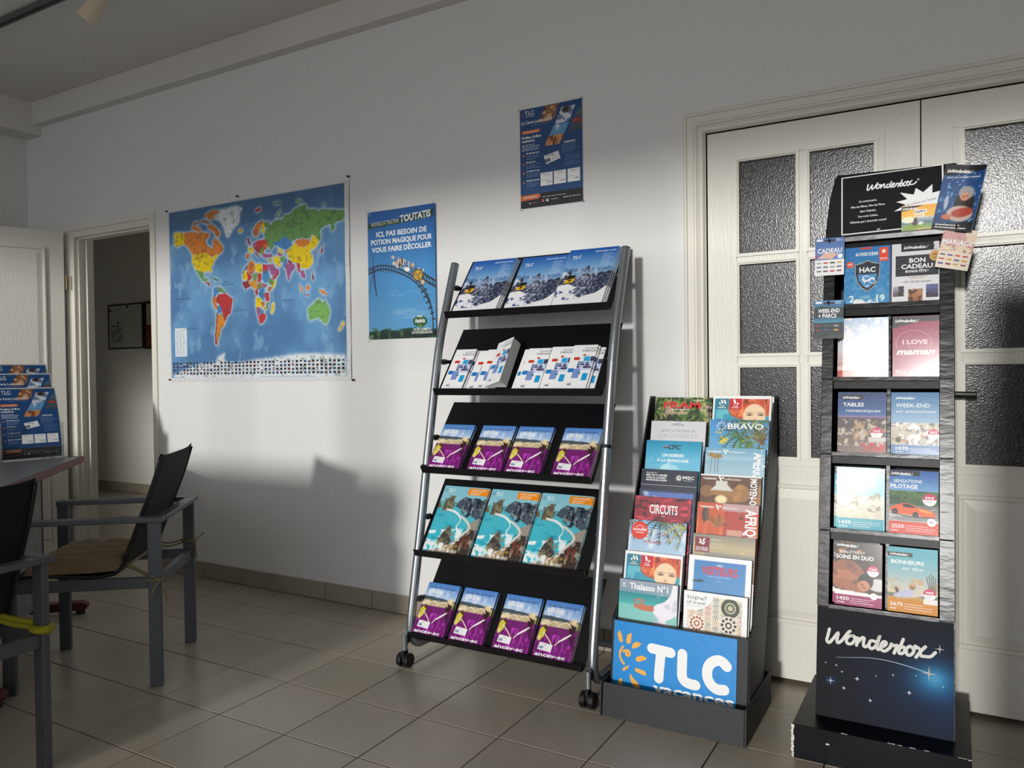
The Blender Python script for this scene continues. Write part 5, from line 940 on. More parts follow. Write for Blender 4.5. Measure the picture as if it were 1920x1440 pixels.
# ---- rolling rack ----------------------------------------------------
rack = tag(empty('brochure_rack', (2.21, -.3, 0)), 'tall rolling metal rack with five black sloping shelves of brochures', 'display rack')
def RX(mb): return [(v[0]-2.21, v[1]+.3, v[2]) for v in mb.v]
def robj(name, mb, m, **k):
    mb.v = RX(mb); return obj(name, mb, m, rack, **k)
def cat_rom(pts, n=6):
    P = [Vector(p) for p in pts]; Q = []; E_ = [2*P[0]-P[1]]+P+[2*P[-1]-P[-2]]
    for i in range(len(P)-1):
        p0, p1, p2, p3 = E_[i:i+4]
        for j in range(n):
            t = j/n; Q.append(.5*((2*p1)+(-p0+p2)*t+(2*p0-5*p1+4*p2-p3)*t*t+(-p0+3*p1-3*p2+p3)*t**3))
    return Q+[P[-1]]
for x in (1.819, 2.601):
    path = cat_rom([(x, y, z) for y, z in ((-.137, 1.608), (-.20, 1.435), (-.265, 1.24), (-.34, .88), (-.392, .60), (-.452, .305), (-.478, .17), (-.474, .105), (-.44, .072), (-.38, .065), (-.08, .065))], 5)
    robj('side_tube', MB().tube(path, .0175, 16), M_SILVER, smooth=False)
    robj('tube_cap', MB().tube([(x, -.137, 1.607), (x, -.1352, 1.612)], .0172, 16), M_BPLAST)
    for yy in (-.520, -.10):
        if yy < -.3:
            robj('caster_bracket', MB().prism([(-.474, .185), (-.466, .10), (-.505, .085), (-.530, .088), (-.528, .105), (-.500, .12)], x-.004, x+.004, 'x'), M_BPLAST)
        c = robj('caster', MB().tube([(x-.026, yy, .0275), (x-.006, yy, .0275)], .0275, 20).tube([(x+.006, yy, .0275), (x+.026, yy, .0275)], .0275, 20).box(x-.006, x+.006, yy-.018, yy+.014, .024, .064), M_BPLAST, bevel=.003)
        obj('stem', MB().tube([(x-2.21, yy+.3, .056), (x-2.21, yy+.3, .070)], .006).tube([(x-2.21, yy+.3, .068), (x-2.21, yy+.3, .125 if yy < -.3 else .06)], .0105, 14), M_SILVER, c)
robj('cross_bar', MB().tube([(1.82, -.09, .065), (2.60, -.09, .065)], .014, 12), M_SILVER)
SH = [((-.257, 1.400), (-.030, 1.632)), ((-.343, 1.083), (-.110, 1.330)), ((-.434, .776), (-.190, 1.020)), ((-.489, .456), (-.262, .705)), ((-.525, .142), (-.295, .382))]
SX0, SX1 = 1.842, 2.576
shp = []
for k, ((yl, zl), (yb, zb)) in enumerate(SH):
    B0 = Vector((0, yl+.030, zl-.020)); Tp = Vector((0, yb, zb)); d = (Tp-B0).normalized(); n = Vector((0, -d.z, d.y))
    th = .0025; mb = MB()
    def sheet(a, b, nn, x0=SX0, x1=SX1):
        q = nn*th; mb.add([(x0, a.y, a.z), (x1, a.y, a.z), (x1, b.y, b.z), (x0, b.y, b.z), (x0, (a+q).y, (a+q).z), (x1, (a+q).y, (a+q).z), (x1, (b+q).y, (b+q).z), (x0, (b+q).y, (b+q).z)], [(0, 1, 2, 3), (7, 6, 5, 4), (0, 4, 5, 1), (1, 5, 6, 2), (2, 6, 7, 3), (3, 7, 4, 0)])
    # back plate with clipped upper corners
    t1 = Tp-d*.02; sheet(B0, t1, -n); sheet(t1, Tp, -n, SX0+.0, SX1)
    L1 = Vector((0, yl+.014, zl-.026)); sheet(B0+Vector((0, 0, .0)), L1, Vector((0, 0, -1))); sheet(L1, Vector((0, yl, zl)), Vector((0, -.8, -.6)))
    s_ = robj('shelf', mb, M_BLACK)
    yt = lambda z: np.interp(z, [.17, .305, .60, .88, 1.24, 1.435, 1.608], [-.478, -.452, -.392, -.34, -.265, -.20, -.137])
    for x, sg in ((1.836, -1), (2.584, 1)):
        br = MB(); mid = B0+d*.16; zz = mid.z; br.tube([(x-sg*.006, mid.y, zz), (x, mid.y, zz), (x, float(yt(zz)), zz)], .008, 8)
        obj('bracket', MB().add(RX(br), br.f), M_BPLAST, s_); kn = MB().tube([(x, float(yt(zz))+.016, zz), (x, float(yt(zz))+.034, zz)], .012, 10); obj('knob', MB().add(RX(kn), kn.f), M_BPLAST, s_)
    shp.append((B0, d, n, math.atan2(d.y, d.z)))
robj('cable_tie', MB().tube([(1.819, -.372, .755), (1.819, -.366, .766)], .021, 14), M_BPLAST); robj('cable_tie', MB().tube([(2.601, -.345, .868), (2.601, -.342, .880)], .0215, 14), M_BPLAST)
def on_shelf(k, x, w, h, t, cover, label, cat, group=None, back=0., up=0., **kw):
    B0, d, n, a = shp[k]; o_ = B0+n*(t+back+.0005)+d*(.001+up)
    return booklet('brochure', w, h, t, cover, x, o_.y, o_.z, a, label, cat, group, **kw)
ski = pmesh('ski_cover', art_ski)
for i, (x, up, wh, nb) in enumerate(((1.868, 0, 'leftmost', 3), (2.112, 0, 'middle', 2), (2.330, .012, 'rightmost', 3))):
    for j in range(nb):
        lab = 'ski holiday brochure with yellow gondola, %s of three on the top shelf' % wh if j == 0 else 'ski brochure hidden behind the %s one on the top shelf, copy %s' % (wh, 'next to it' if j == 1 else 'at the back')
        on_shelf(0, x+.005*j, .213, .296, .006, ski, lab, 'brochure', 'ski brochures on the top shelf', back=.0065*(nb-1-j), up=up)
nei = pmesh('snow_guide_cover', art_neige)
for i, (x, bk, t, lab, rl) in enumerate(((1.866, .012, .005, 'leftmost snow guide booklet on the second shelf', 0), (1.872, .0005, .005, 'snow guide hidden right behind the leftmost one', 0), (1.975, .000, .005, 'second snow guide from the left, mostly covered by the next', 0), (2.020, .006, .005, 'third snow guide from the left, lying under the opened one', 0),
        (2.190, .0005, .005, 'snow guide peeping out left of the middle three on the second shelf', 0), (2.212, .006, .005, 'fourth full snow guide, just right of the opened one', 0), (2.318, .0115, .005, 'snow guide second from the right front on the second shelf', 0), (2.414, .017, .006, 'rightmost front snow guide on the second shelf', 0), (2.420, .010, .005, 'snow guide right behind the rightmost front one', 0), (2.440, .000, .006, 'snow guide at the back at the right end of its shelf', 0))):
    on_shelf(1, x, .10, .21, t, nei, lab, 'brochure', 'snow guides on the second shelf', back=bk)
B0, d, n, a = shp[1]
def fanned(x, lab, yaw, bk):
    o_ = B0+n*(bk+.002)+d*.004
    b = booklet('brochure', .10, .21, .0015, nei, x, o_.y, o_.z, a-.05, lab, 'brochure', 'snow guides on the second shelf', yaw=yaw); return b
fb = fanned(2.084, 'opened snow guide with its cover swung forward and pages fanned', -.42, .034)
for j in range(7):
    q = MB(); q.box(0, .098, 0, .0004, 0, .205); g = obj('page', q, M_PAGES, fb, (.002, .002+.0006*j, .001), (0, 0, .05+.058*j))
lav = pmesh('lavender_cover', art_lavande)
G3 = (('leftmost', 1.858, 3), ('second', 2.048, 3), ('third', 2.216, 3), ('rightmost', 2.414, 2))
for k_, sn, xs in ((2, 'third shelf', (1.860, 2.050, 2.216, 2.414)), (4, 'bottom shelf', (1.843, 2.016, 2.208, 2.376))):
    for i, x in enumerate(xs):
        w_ = ('leftmost', 'second from left', 'second from right', 'rightmost')[i]
        for j in range(2):
            lab = '%s lavender field guide on the %s of the rack' % (w_, sn) if j == 0 else 'lavender guide just behind the %s one on the %s' % (w_, sn)
            on_shelf(k_, x+.002*j, .150, .21, .010, lav, lab, 'brochure', 'lavender guides on the '+sn, back=.0104*(1-j), pages=M_DARKP if i < 3 else M_PAGES)
coast = pmesh('coast_cover', art_coast)
for i, x in enumerate((1.863, 2.090, 2.314)):
    on_shelf(3, x, .213, .297, .007, coast, '%s turquoise cove travel catalogue on the fourth shelf' % ('leftmost', 'middle', 'rightmost')[i], 'catalogue', 'cove catalogues on the fourth shelf')
    on_shelf(3, x+.004, .211, .295, .005, coast, 'cove catalogue tucked behind the %s one on the fourth shelf' % ('leftmost', 'middle', 'rightmost')[i], 'catalogue', 'cove catalogues on the fourth shelf', back=-.0055)
# ---- black leaning leaflet stand -------------------------------------
st = tag(empty('leaflet_stand', (2.90, -.36, 0)), 'black leaning floor stand with a blue sign and two columns of travel magazines', 'display stand')
def sobj(name, mb, m, par=None, **k):
    mb.v = [(v[0]-2.90, v[1]+.36, v[2]) for v in mb.v]; return obj(name, mb, m, par or st, **k)
sobj('tray_front', MB().prism([(-.552, 0), (-.540, .108), (-.534, .108), (-.546, 0)], 2.664, 3.128, 'x'), M_CARDB, bevel=.001)
for x0, x1 in ((2.657, 2.662), (3.130, 3.136)): sobj('tray_side', MB().prism([(-.556, 0), (-.546, .112), (-.190, .112), (-.19, 0)], x0, x1, 'x'), M_CARDB, bevel=.001)
sobj('tray_base', MB().box(2.662, 3.130, -.545, -.195, .0, .006), M_CARDB); sobj('tray_back', MB().box(2.662, 3.130, -.198, -.193, .0, .11), M_CARDB)
side = [(-.490, .006), (-.470, .10), (-.452, .300), (-.408, .33), (-.052, 1.045), (-.014, 1.045), (-.014, .80), (-.107, .568), (-.262, .154), (-.28, .006)]
for x0, x1 in ((2.662, 2.668), (3.122, 3.128)): sobj('side_panel', MB().prism(side, x0, x1, 'x'), M_FLUTE)
sobj('back_panel', MB().prism([(-.282, .006), (-.264, .154), (-.109, .568), (-.018, .80), (-.018, 1.04), (-.015, 1.04), (-.015, .80), (-.105, .568), (-.26, .154), (-.278, .006)], 2.668, 3.122, 'x'), M_CARDB)
sobj('front_panel', MB().prism([(-.492, .01), (-.4555, .297), (-.4495, .297), (-.486, .01)], 2.668, 3.122, 'x'), M_CARDB)
sobj('centre_divider', MB().prism([(-.448, .012), (-.430, .296), (-.400, .33), (-.066, 1.0), (-.022, 1.0), (-.022, .80), (-.112, .568), (-.27, .154), (-.285, .012)], 2.895, 2.899, 'x'), M_FLUTE)
sg = art_sign(); sgo = link('sign', sg.mesh('sign', mats=M_BOARD), st, (2.675-2.90, -.484+.36-.0035, .082), (-math.atan(.127), 0, 0))
mag = [('left', 'fram', art_fram, 2.691, -.068, 1.042, 'jungle leaf magazine with big red letters, topmost in the left column'), ('left', 'crois', art_crois, 2.690, -.114, .955, 'pale grey river cruise magazine, second in the left column'),
 ('left', 'cfc', art_cfc, 2.683, -.150, .885, 'turquoise cloud cruise magazine, third in the left column'), ('left', 'msc', art_msc, 2.682, -.202, .784, 'navy blue cruise magazine with white compass mark in the left column'),
 ('left', 'cloud', art_cloudstrip, 2.686, -.238, .715, 'dark blue magazine with a cloud strip, mostly hidden behind the red one'), ('left', 'circuits', art_circuits, 2.677, -.256, .692, 'crimson feathered tour magazine in the left column'), ('left', 'mondial', art_mondial, 2.672, -.300, .613, 'palm leaf magazine with a round orange-red mark'),
 ('left', 'marm', art_marm, 2.673, -.348, .511, 'white-bordered magazine with a red-haired child, lower left column'), ('left', 'thal', art_thal, 2.670, -.397, .422, 'sea therapy magazine with a meditating hand, bottom of the left column'),
 ('right', 'marm', art_marm, 2.912, -.066, 1.049, 'white-bordered magazine with a red-haired child, topmost right column'), ('right', 'bravo', art_bravo, 2.912, -.110, .965, 'blue sky and palm tree magazine, second in the right column'), ('right', 'voy1', art_voy1, 2.909, -.162, .868, 'pale blue sky magazine with vertical white letters in the right column'),
 ('right', 'voy2', art_voy2, 2.905, -.210, .778, 'brown vaulted room magazine in the right column'), ('right', 'voy3', art_voy3, 2.906, -.256, .686, 'orange wall magazine with large vertical white letters'), ('right', 'nf', art_nf, 2.906, -.308, .586, 'sand and grey dusk magazine with dark red square'),
 ('right', 'visit', art_visit, 2.902, -.344, .520, 'white-framed blue magazine with crimson capital letters'), ('right', 'top', art_top, 2.900, -.399, .412, 'white magazine with round mosaic rosettes, bottom of the right column')]
MT = .25
for i, (side_, key, fn, x, y, z, lab) in enumerate(mag):
    hh = .295; tilt = math.atan(.15 if key in ('thal', 'top') else MT)
    zb = z-hh*math.cos(tilt); yb = y-hh*math.sin(tilt)
    if key == 'thal' or key == 'top': pass
    booklet('magazine', .208, hh, .008, cmesh(key, fn), x, yb+.0, zb, tilt, lab, 'magazine', None)
    if key in ('fram', 'marm') and z > 1: booklet('magazine', .206, hh-.004, .008, cmesh(key, fn), x+.006, yb+.0095, zb-.003, tilt, 'copy behind the topmost magazine of the %s column' % side_, 'magazine')
# pockets: one transparent-black ledge under every tier
for i in range(8):
    z = .34+i*.092; y = -.61+.52*z; sobj('pocket_ledge', MB().box(2.668, 3.122, y+.052, y+.054+.0, z-.10, z-.045), M_FLUTE)
# ---- gift box tower --------------------------------------------------
K0, K1 = -.46, .17
def fy(z): return K0+K1*z
tw = tag(empty('gift_box_display', (3.5, -.3, 0)), 'tall black cardboard tower display filled with gift boxes', 'display stand')
def tobj(name, mb, m, par=None, **k):
    mb.v = [(v[0]-3.5, v[1]+.3, v[2]) for v in mb.v]; return obj(name, mb, m, par or tw, **k)
tobj('base', MB().box(3.267, 3.722, -.539, -.122, 0, .100), M_BOX, bevel=.0012, seg=1)
rs = random.Random(3); sc_ = MB()
def torn(x0, y0, z0, x1, y1, z1, n, wd, nrm):
    P0, P1 = Vector((x0, y0, z0)), Vector((x1, y1, z1)); ax = (P1-P0)
    s = Vector(nrm[1]); o = Vector(nrm[0])*.0008
    vs = []; 
    for i in range(n+1): c = P0+ax*(i/n)+o; vs += [tuple(c-s*wd*rs.uniform(.0, 1)), tuple(c+s*wd*rs.uniform(.2, 1))]
    sc_.add(vs, [(2*i, 2*i+1, 2*i+3, 2*i+2) for i in range(n)])
torn(3.2672, -.539, .002, 3.2672, -.539, .098, 26, .0055, ((0, -1, 0), (1, 0, 0)))
for x in (3.40, 3.52, 3.545, 3.575, 3.61, 3.69): torn(x, -.539, .1003, x+rs.uniform(.006, .022), -.539, .1003, 6, .0012, ((0, -1, 0), (0, 0, 1)))
torn(3.714, -.539, .099, 3.722, -.539, .099, 4, .003, ((0, -1, 0), (0, 0, 1))); torn(3.359, -.539, .060, 3.369, -.539, .060, 5, .004, ((0, -1, 0), (0, 0, 1)))
tobj('torn_edge', sc_, M_SCUFF)['kind'] = 'stuff'
X0, X1 = 3.3165, 3.6835
def lean(z0, z1, d0, d1, x0, x1, mb=None):   # slab following the front plane, d = depth behind it
    a, b = fy(z0), fy(z1); return (mb or MB()).prism([(a+d0, z0), (b+d0, z1), (b+d1, z1), (a+d1, z0)], x0, x1, 'x')
tobj('lower_front', lean(.100, .418, .0, .004, X0, X1), M_BOX)
sf = link('star_print', art_starfront().mesh('star_print', mats=M_STAR), tw, (3.317-3.5, fy(.1)+.3-.0012, .100), (-math.atan(K1), 0, 0))
back = lambda z: -.150+.085*z
for x0, x1 in ((X0, X0+.004), (X1-.004, X1)): tobj('side_wall', MB().prism([(fy(.1), .1), (fy(1.565), 1.565), (back(1.565), 1.565), (back(.1), .1)], x0, x1, 'x'), M_FRAME)
tobj('back_wall', MB().prism([(back(.1)-.004, .1), (back(1.565)-.004, 1.565), (back(1.565), 1.565), (back(.1), .1)], X0+.004, X1-.004, 'x'), M_BOX)
TZ = [.418, .645, .877, 1.110, 1.341, 1.562]
for k in range(5):
    z0, z1 = TZ[k]+.001, TZ[k+1]-.001; bulge = .004 if k % 2 else .001
    for x0, x1 in ((X0-.001, X0+.033), (X1-.039, X1+.001)): tobj('tier_frame', lean(z0, z1, -.003-bulge, .0, x0, x1), M_FRAME, bevel=.0015, seg=1)
    tobj('tier_shelf', MB().prism([(fy(z0), z0-.006), (fy(z0), z0), (back(z0)-.005, z0), (back(z0)-.005, z0-.006)], X0+.004, X1-.004, 'x'), M_FRAME)
    tobj('tier_lip', lean(z0-.004, z0+.007, -.006, -.002, X0+.033, X1-.039), M_FRAME)
    tobj('shelf_front', lean(z1-.028, z1-.0045, .012, .015, X0+.033, X1-.039), M_BOX)
    tobj('tier_divider', lean(z0+.002, z1-.03, .030, .034, 3.502, 3.512), M_FRAME)
tobj('top_ledge', MB().prism([(fy(1.56)-.014, 1.552), (fy(1.56)-.014, 1.566), (back(1.565), 1.566), (back(1.565), 1.562), (fy(1.56), 1.552)], X0-.001, X1+.001, 'x'), M_FRAME)
hp = [(X0+.001, 1.566), (3.320, 1.62), (3.329, 1.70), (3.342, 1.765), (3.350, 1.780), (3.690, 1.773), (3.700, 1.72), (3.704, 1.64), (3.700, 1.566)]
vs = [(x, fy(z)+.004, z) for x, z in hp]+[(x, fy(z)+.055, z) for x, z in hp]; n_ = len(hp)
tobj('header', MB().add(vs, [tuple(range(n_)), tuple(reversed(range(n_, 2*n_)))]+[(i, i+n_, (i+1) % n_+n_, (i+1) % n_) for i in range(n_)]), M_BOX, bevel=.002)
link('header_sign', art_header().mesh('header_sign', mats=M_STAR), tw, (3.366-3.5, fy(1.576)+.3+.002, 1.576), (-math.atan(K1), math.radians(-.8), 0))
def gift(key, fn, x, z, lab, w=.131, dx=0, up=0, mats=None, behind=0, roll=0., edge=M_PAGES, ta=None, yaw=0.):
    a = math.radians(ta) if ta is not None else math.atan(K1); d_ = .006+behind*.018
    o = booklet('gift_box', w, .188, .016, cmesh(key+('x' if mats else ''), fn, mats or M_SHRINK), x, fy(z)+d_, z, a, lab, 'gift box', pages=edge, roll=roll, yaw=yaw); return o
M_EDR = mat('dark red box edge', (96, 18, 34), .3, coat=.6); M_EDB = mat('blue box edge', (30, 70, 130), .3, coat=.6); M_EDO = mat('orange box edge', (200, 130, 30), .3, coat=.6); M_EDC = mat('cyan box edge', (120, 180, 196), .3, coat=.6); M_EDP = mat('brown pink box edge', (120, 70, 60), .3, coat=.6)
Z = [.427, .652, .884, 1.116, 1.347]
gift('hac', art_hac, 3.376, Z[4], 'bright blue gift box with a football shield on the top tier', edge=M_EDB, w=.136)
gift('bon', art_bon, 3.514, Z[4], 'white and grey gift voucher box on the top tier', edge=M_PAGES, w=.137)
gift('glare', art_glare, 3.376, Z[3], 'pale pink glaring gift box, left on the second tier', edge=M_EDP, ta=5.3, yaw=.02, mats=M_CRINK)
gift('glare', art_glare, 3.364, Z[3], 'gift box with brown edge behind the glaring one', behind=1, edge=M_EDP); gift('glare', art_glare, 3.356, Z[3], 'rearmost brown-edged gift box, left on the second tier', behind=2, edge=M_EDR)
gift('maman', art_maman, 3.518, Z[3], 'raspberry red gift box, right on the second tier', w=.137, edge=M_EDR, ta=6.3)
gift('tables', art_tables, 3.371, Z[2], 'dark blue dinner table gift box on the middle tier', edge=M_EDR); gift('tables', art_tables, 3.362, Z[2], 'red-edged gift box behind the dinner table one', behind=1, edge=M_EDR)
gift('weekend', art_weekend, 3.522, Z[2], 'sea blue weekend gift box, right on the middle tier', edge=M_EDB); gift('weekend', art_weekend, 3.514, Z[2], 'blue-edged gift box behind the sea blue weekend one', behind=1, edge=M_EDB)
gift('amour', art_amour, 3.366, Z[1], 'pale turquoise glaring gift box on the fourth tier', edge=M_EDC, w=.134, ta=7.2, yaw=.065); gift('amour', art_amour, 3.356, Z[1], 'turquoise-edged gift box behind the glaring one', behind=1, edge=M_EDC)
gift('pilot', art_pilot, 3.512, Z[1], 'gift box with an orange sports car on the fourth tier', edge=M_EDO, ta=13)
gift('soins', art_soins, 3.364, Z[0], 'brown and magenta massage gift box on the bottom tier', edge=M_EDR); gift('soins', art_soins, 3.356, Z[0], 'magenta-edged gift box behind the massage one', behind=1, edge=M_EDR)
gift('bonheur', art_bonheur, 3.510, Z[0], 'teal and orange couple on a beach gift box, bottom tier', edge=M_EDO, ta=7.5)
# cards hanging on the tower's sides, leaflets on its ledge
def card(key, x, y, z, lab, rot, hook):
    mb = MB(); c = .006; w, h = .088, .125; P = [(c, 0), (w-c, 0), (w-.0015, .0015), (w, c), (w, h-c), (w-.0015, h-.0015), (w-c, h), (c, h), (.0015, h-.0015), (0, h-c), (0, c), (.0015, .0015)]
    mb.prism(P, 0, .0008, 'y'); o = obj('gift_card', mb, M_PAGES, None, (x, y, z), rot); tag(o, lab, 'gift card')
    p = art_card(key); link('card_print', p.mesh('card_'+key, mats=M_BOARD), o, (0, -.0003, 0)); return o
card('cadeau', 3.290, fy(1.45)-.018, 1.445, 'blue and white gift card hanging at the upper left of the tower', (-math.atan(K1), 0, 0), 0)
card('parcs', 3.291, fy(1.25)-.018, 1.240, 'turquoise park weekend gift card hanging below the blue one', (-math.atan(K1), 0, 0), 0)
card('mariage', 3.632, fy(1.45)-.016, 1.450, 'cream and pink wedding gift card tilted at the upper right of the tower', (-math.atan(K1), math.radians(13), 0), 0)
for x, z, dz in ((3.333, 1.555, 0), (3.334, 1.352, 0), (3.690, 1.563, 0)):
    tobj('card_hook', MB().tube([(x, fy(z)+.01, z), (x, fy(z)-.026, z), (x, fy(z)-.030, z+.008)], .0022, 8), M_BPLAST)
g1 = Print(.11, .20, 4); gm = art_gift()
gl = booklet('leaflet', .11, .20, .0012, gm.mesh('gift_leaflet', bend=lambda u, v: -.020*np.clip(u-.55, 0, 1)**2*(1+2*v), mats=M_BOARD), 3.622, fy(1.568)-.016, 1.568, math.atan(.08), 'dark blue leaflet with a woman in a knit hat on the tower', 'leaflet', roll=math.radians(12), yaw=-.12)
hb = booklet('leaflet', .102, .082, .0015, art_happy().mesh('happy_leaflet', mats=M_BOARD), 3.541, fy(1.568)-.010, 1.5665, math.atan(.12), 'small orange birthday leaflet leaning on the tower sign', 'leaflet')
# ---- desk ------------------------------------------------------------
e = Vector((.713, -.701, 0)); f = Vector((-.701, -.713, 0)); dang = math.atan2(e.y, e.x)
dk = tag(empty('office_desk', (-.287, -.52, 0), (0, 0, dang)), 'grey speckled desk with maroon edging by the left door', 'desk')
# local x along the front edge (towards the camera), local -y = away from the chair side
DW = 1.75; DD = -.80
tp = MB().prism([(.02, -.006), (DW, -.006), (DW, DD), (.03, DD), (.006, DD+.03), (.006, -.02)], .700, .728, 'z'); obj('desk_top', tp, M_DESK, dk)
obj('edging', MB().box(.0, DW, -.006, .006, .697, .7305).box(-.002, .006, DD, .0, .6975, .730).tube([(.004, 0, .698), (.004, 0, .730)], .0065, 12), M_MAROON, dk, bevel=.005, seg=3)
obj('modesty_panel', MB().box(.36, DW-.05, -.115, -.097, .075, .70), M_DPANEL, dk); obj('panel_edge', MB().box(.345, .36, -.118, -.094, .075, .70), M_MAROON, dk, bevel=.002)
for x in (.352, DW-.3):
    lg = obj('leg', MB().box(x-.022, x+.022, -.22, -.125, .06, .70), M_MAROON, dk, bevel=.008); 
    obj('foot', MB().prism([(.085, .020), (.095, .034), (.092, .050), (.07, .060), (-.60, .066), (-.62, .05), (-.62, .02)], x-.028, x+.028, 'x'), M_MAROON, dk, bevel=.006)
    obj('foot_pad', MB().tube([(x, .06, 0), (x, .06, .022)], .020, 14).tube([(x, -.57, 0), (x, -.57, .022)], .02, 14), M_BPLAST, dk)
# leaflet holder on the desk with three tiers
hang = math.atan2(-.616+.87, -.319+.376)
hx, hy = -.376, -.870
hold = tag(empty('leaflet_holder', (hx, hy, .7305), (0, 0, hang)), 'clear acrylic three-tier leaflet holder on the grey desk', 'leaflet holder')
def curve_sheet(h, lean_, bow): return lambda v: (lean_*v*h-bow*math.sin(v*math.pi)*h)
W_S, H_S = .262, .345
for i, (dy, dz) in enumerate(((0, .012), (.07, .085), (.13, .135))):
    mb = MB(); hh = .17
    mb.box(-.008, W_S+.008, dy-.012, dy-.009, dz-.012, dz+hh*.35).box(-.008, -.005, dy-.012, dy+.04, dz-.012, dz+hh).box(W_S+.005, W_S+.008, dy-.012, dy+.04, dz-.012, dz+hh).box(-.008, W_S+.008, dy-.012, dy+.05, dz-.012, dz-.009)
    obj('pocket', mb, M_ACR, hold)
obj('back_plate', MB().add([(-.006, .04, 0), (W_S+.006, .04, 0), (W_S+.006, .20, .40), (-.006, .20, .40), (-.006, .043, 0), (W_S+.006, .043, 0), (W_S+.006, .203, .40), (-.006, .203, .40)], [(0, 1, 2, 3), (7, 6, 5, 4), (0, 4, 5, 1), (1, 5, 6, 2), (2, 6, 7, 3), (3, 7, 4, 0)]), M_ACR, hold)
pl_ = art_leisure(70); pl_.w, pl_.h = pl_.w, pl_.h
lm = pl_.mesh('leisure_leaflet', bend=lambda u, v: .10*v*v)
for i, (dy, dz, lb) in enumerate(((0, .012, 'front dark blue leisure leaflet in the desk holder'), (.07, .085, 'dark blue leisure leaflet in the middle tier of the desk holder'), (.13, .135, 'dark blue leisure leaflet in the rear tier of the desk holder'))):
    ca, sa = math.cos(hang), math.sin(hang); wx, wy = hx+ca*.0-sa*dy, hy+sa*.0+ca*dy
    sh = MB(); bw = lambda v: .10*max(0, (-.006+v*(H_S+.012))/H_S)**2
    sh.grid(2, 12, lambda u, v: (-.006+u*(W_S+.012), bw(v)+.001, -.006+v*(H_S+.012))); sh.grid(2, 12, lambda u, v: (-.006+u*(W_S+.012), bw(v)+.003, -.006+v*(H_S+.012)))
    o = obj('leaflet', sh, M_PAGES, None, (wx, wy, .7305+dz), (0, 0, hang)); tag(o, lb, 'leaflet'); c = link('front_print', lm, o, (0, 0, 0)); c.scale = (W_S/.291, 1, H_S/.42)
# second holder at the picture's left edge
h2 = tag(empty('leaflet_holder', (hx-ca*.33, hy-sa*.33, .7305), (0, 0, hang)), 'clear acrylic holder cut by the left edge of the picture', 'leaflet holder')
for dy, dz in ((0, .012), (.06, .07)):
    obj('pocket', MB().box(-.008, W_S+.008, dy-.012, dy-.009, dz-.012, dz+.12).box(W_S+.005, W_S+.008, dy-.012, dy+.04, dz-.012, dz+.16).box(-.008, -.005, dy-.012, dy+.04, dz-.012, dz+.16), M_ACR, h2)
sh = MB().grid(2, 12, lambda u, v: (u*W_S, .002+.08*v*v, v*.26)); o = obj('leaflet', sh, mat('dark leaflet', (20, 26, 46), .4), None, (hx-ca*.33, hy-sa*.33, .7425), (0, 0, hang)); md = o.modifiers.new('s', 'SOLIDIFY'); md.thickness = .0015; tag(o, 'dark leaflet in the holder at the left picture edge', 'leaflet')
# ---- counter added behind the camera, out of the picture, to shade the left floor
rc = tag(empty('floor_shade_block', (-.05, -2.95, 0)), 'added grey counter out of the picture near the shop windows', 'blocker')
box('shade_block_body', M_DPANEL, -1.5, 1.45, -.2, .2, 0, 1.06, rc); box('shade_block_top', M_DESK, -1.53, 1.48, -.23, .23, 1.06, 1.10, rc, .004)
cb = tag(empty('filing_cabinet', (4.3, -2.72, 0)), 'added tall grey cabinet out of the picture at the right', 'sunblocker')  # added out of view to keep the sun off the right door
box('sun_blocker_body', M_DPANEL, -.555, .45, -.2, .2, .03, 1.85, cb, .004); box('plinth', M_BPLAST, -.53, .43, -.18, .18, 0, .03, cb)
for i in range(4): dr_ = box('sun_blocker_front', M_WB, -.53, .43, .2, .215, .08+i*.44, .49+i*.44, cb, .004); box('handle', M_SILVER, -.12, .02, .215, .232, .30+i*.44, .32+i*.44, dr_, .003)
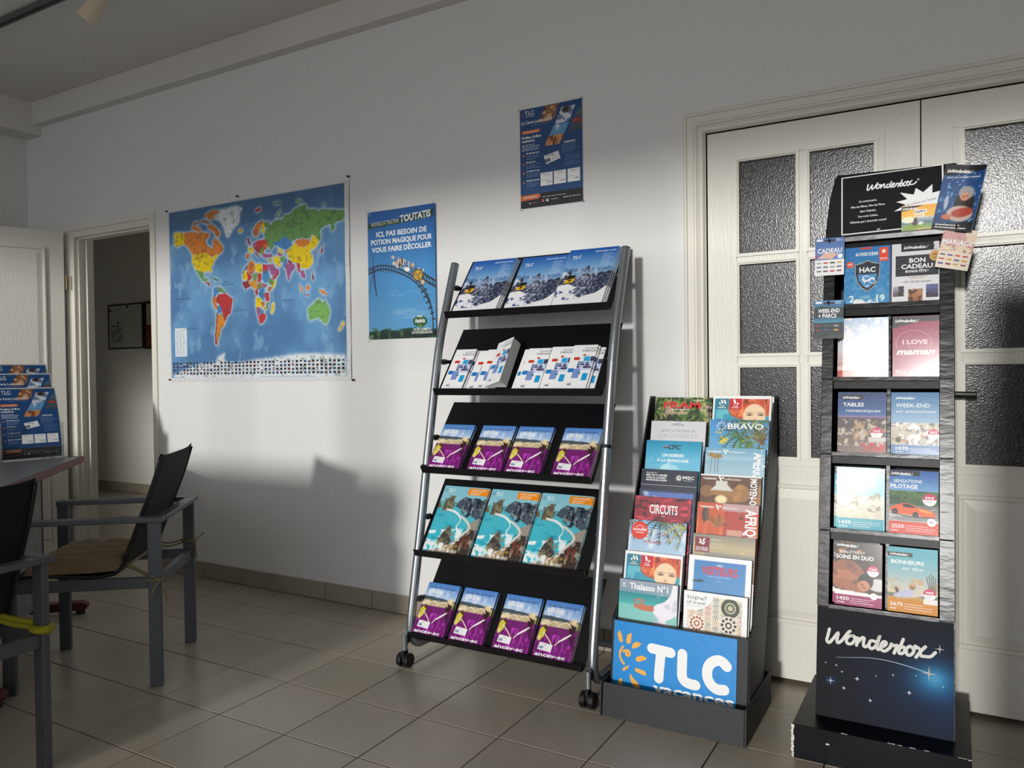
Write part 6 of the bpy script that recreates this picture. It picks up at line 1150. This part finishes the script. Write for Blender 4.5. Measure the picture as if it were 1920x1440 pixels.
# ---- armchairs -------------------------------------------------------
def armchair(label, c, ang, cush, cushlab):
    t = tag(empty('armchair', (c[0], c[1], 0), (0, 0, ang)), label, 'chair', 'grey metal armchairs at the desk')
    for sx in (-.25, .25):
        for sy in (-.236, .236): obj('leg', MB().box(sx-.022, sx+.022, sy-.011, sy+.011, 0, .608), M_CHAIRM, t, bevel=.002)
    for sy in (-.236, .236):
        obj('armrest', MB().box(-.285, .272, sy-.022, sy+.022, .608, .628), M_CHAIRM, t, bevel=.003)
        obj('side_rail', MB().box(-.228, .228, sy-.010, sy+.010, .365, .405), M_CHAIRM, t, bevel=.002)
    obj('back_rail', MB().box(-.287, -.243, -.214, .214, .6085, .6275), M_CHAIRM, t, bevel=.003); obj('rear_stretcher', MB().box(-.262, -.240, -.225, .225, .362, .402), M_CHAIRM, t, bevel=.002); obj('front_stretcher', MB().box(.235, .257, -.225, .225, .362, .402), M_CHAIRM, t, bevel=.002)
    path = cat_rom([(.255, 0, .415), (.15, 0, .418), (.0, 0, .408), (-.085, 0, .412), (-.125, 0, .437), (-.150, 0, .50), (-.195, 0, .62), (-.24, 0, .74), (-.272, 0, .845)], 5); N = len(path); mb = MB()
    def sf(u, v, dz=0.): p = path[min(N-1, int(round(v*(N-1))))]; y = (u-.5)*.43; up = .012*((abs(u-.5)*2)**6) if v > .97 else 0; return (p.x, y, p.z+up)
    mb.grid(9, N, sf); sl_ = obj('sling', mb, M_SLING, t, smooth=True); md = sl_.modifiers.new('s', 'SOLIDIFY'); md.thickness = .004; md.offset = 0
    for sy in (-.215, .215): obj('hem', MB().tube([(p.x, sy, p.z) for p in path], .0065, 8), M_BPLAST, sl_, smooth=True)
    # tufted cushion
    W2 = .205
    def top(u, v):
        x = -.10+(.245+.10)*u*1.0; y = (v-.5)*2*W2; e_ = min(u, 1-u, v, 1-v); th = .056*min(1, (e_/.09))**.4 if e_ > 0 else 0
        tuft = abs(math.sin(u*math.pi*3.5))*abs(math.sin(v*math.pi*4)); return (x-.03, y, .421+.0+th*(.66+.34*tuft**.4)+.018*max(0, .35-u))
    nu = 34; g = MB(); g.grid(nu, nu, top); g.grid(nu, nu, lambda u, v: (-.13+.345*u, (v-.5)*2*W2, .4205+.018*max(0, .35-u)))
    cu = obj('seat_cushion', g, cush, None, (c[0], c[1], 0), (0, 0, ang), smooth=True); tag(cu, cushlab, 'cushion')
    cord = M_CORD if cush is M_CUSH else M_YEL
    for sy in (-1, 1):
        k = Vector((-.272, sy*.238, .395)) if sy > 0 else Vector((-.272, sy*.238, .44 if cush is M_CUSH else .415)); r_ = .0035 if cord is M_CORD else .008
        pts = cat_rom([(-.13, sy*.19, .45), (-.18, sy*.215, .435), (k.x+.02, k.y+sy*.012, k.z+.01), (k.x-.004, k.y+sy*.010, k.z)], 5)
        obj('tie_cord', MB().tube(pts, r_, 7), cord, cu, smooth=True); obj('tie_cord', MB().tube([(q[0], q[1]*.97, q[2]-.012) for q in pts], r_, 7), cord, cu, smooth=True)
        ring = [(k.x+.022+.028*math.cos(a), k.y-sy*.002+.018*math.sin(a), k.z) for a in np.linspace(0, 2*math.pi, 17)]; obj('tie_loop', MB().tube(ring, r_*1.5, 7, caps=False), cord, cu)
        for dx, dy, dz in ((-.03, .03*sy, -.075), (.02, .06*sy, -.06)) if sy > 0 else (((-.02, -.07, .014), (-.006, .0, -.08)) if cord is M_CORD else ()): obj('tie_end', MB().tube(cat_rom([k, k+Vector((dx*.5, dy*.9, dz*.35)), k+Vector((dx, dy, dz))], 4), r_, 7), cord, cu, smooth=True)
    return t
armchair('grey metal armchair with black mesh back and tufted beige cushion', (.777, -1.073), math.radians(-141.7), M_CUSH, 'tufted beige seat cushion tied to the nearer armchair back legs')
armchair('grey metal armchair with yellow cushion tie, cut by the left picture edge', (1.1385, -1.904), math.radians(-175.7), M_YEL, 'yellow seat cushion tied to the armchair at the left picture edge')
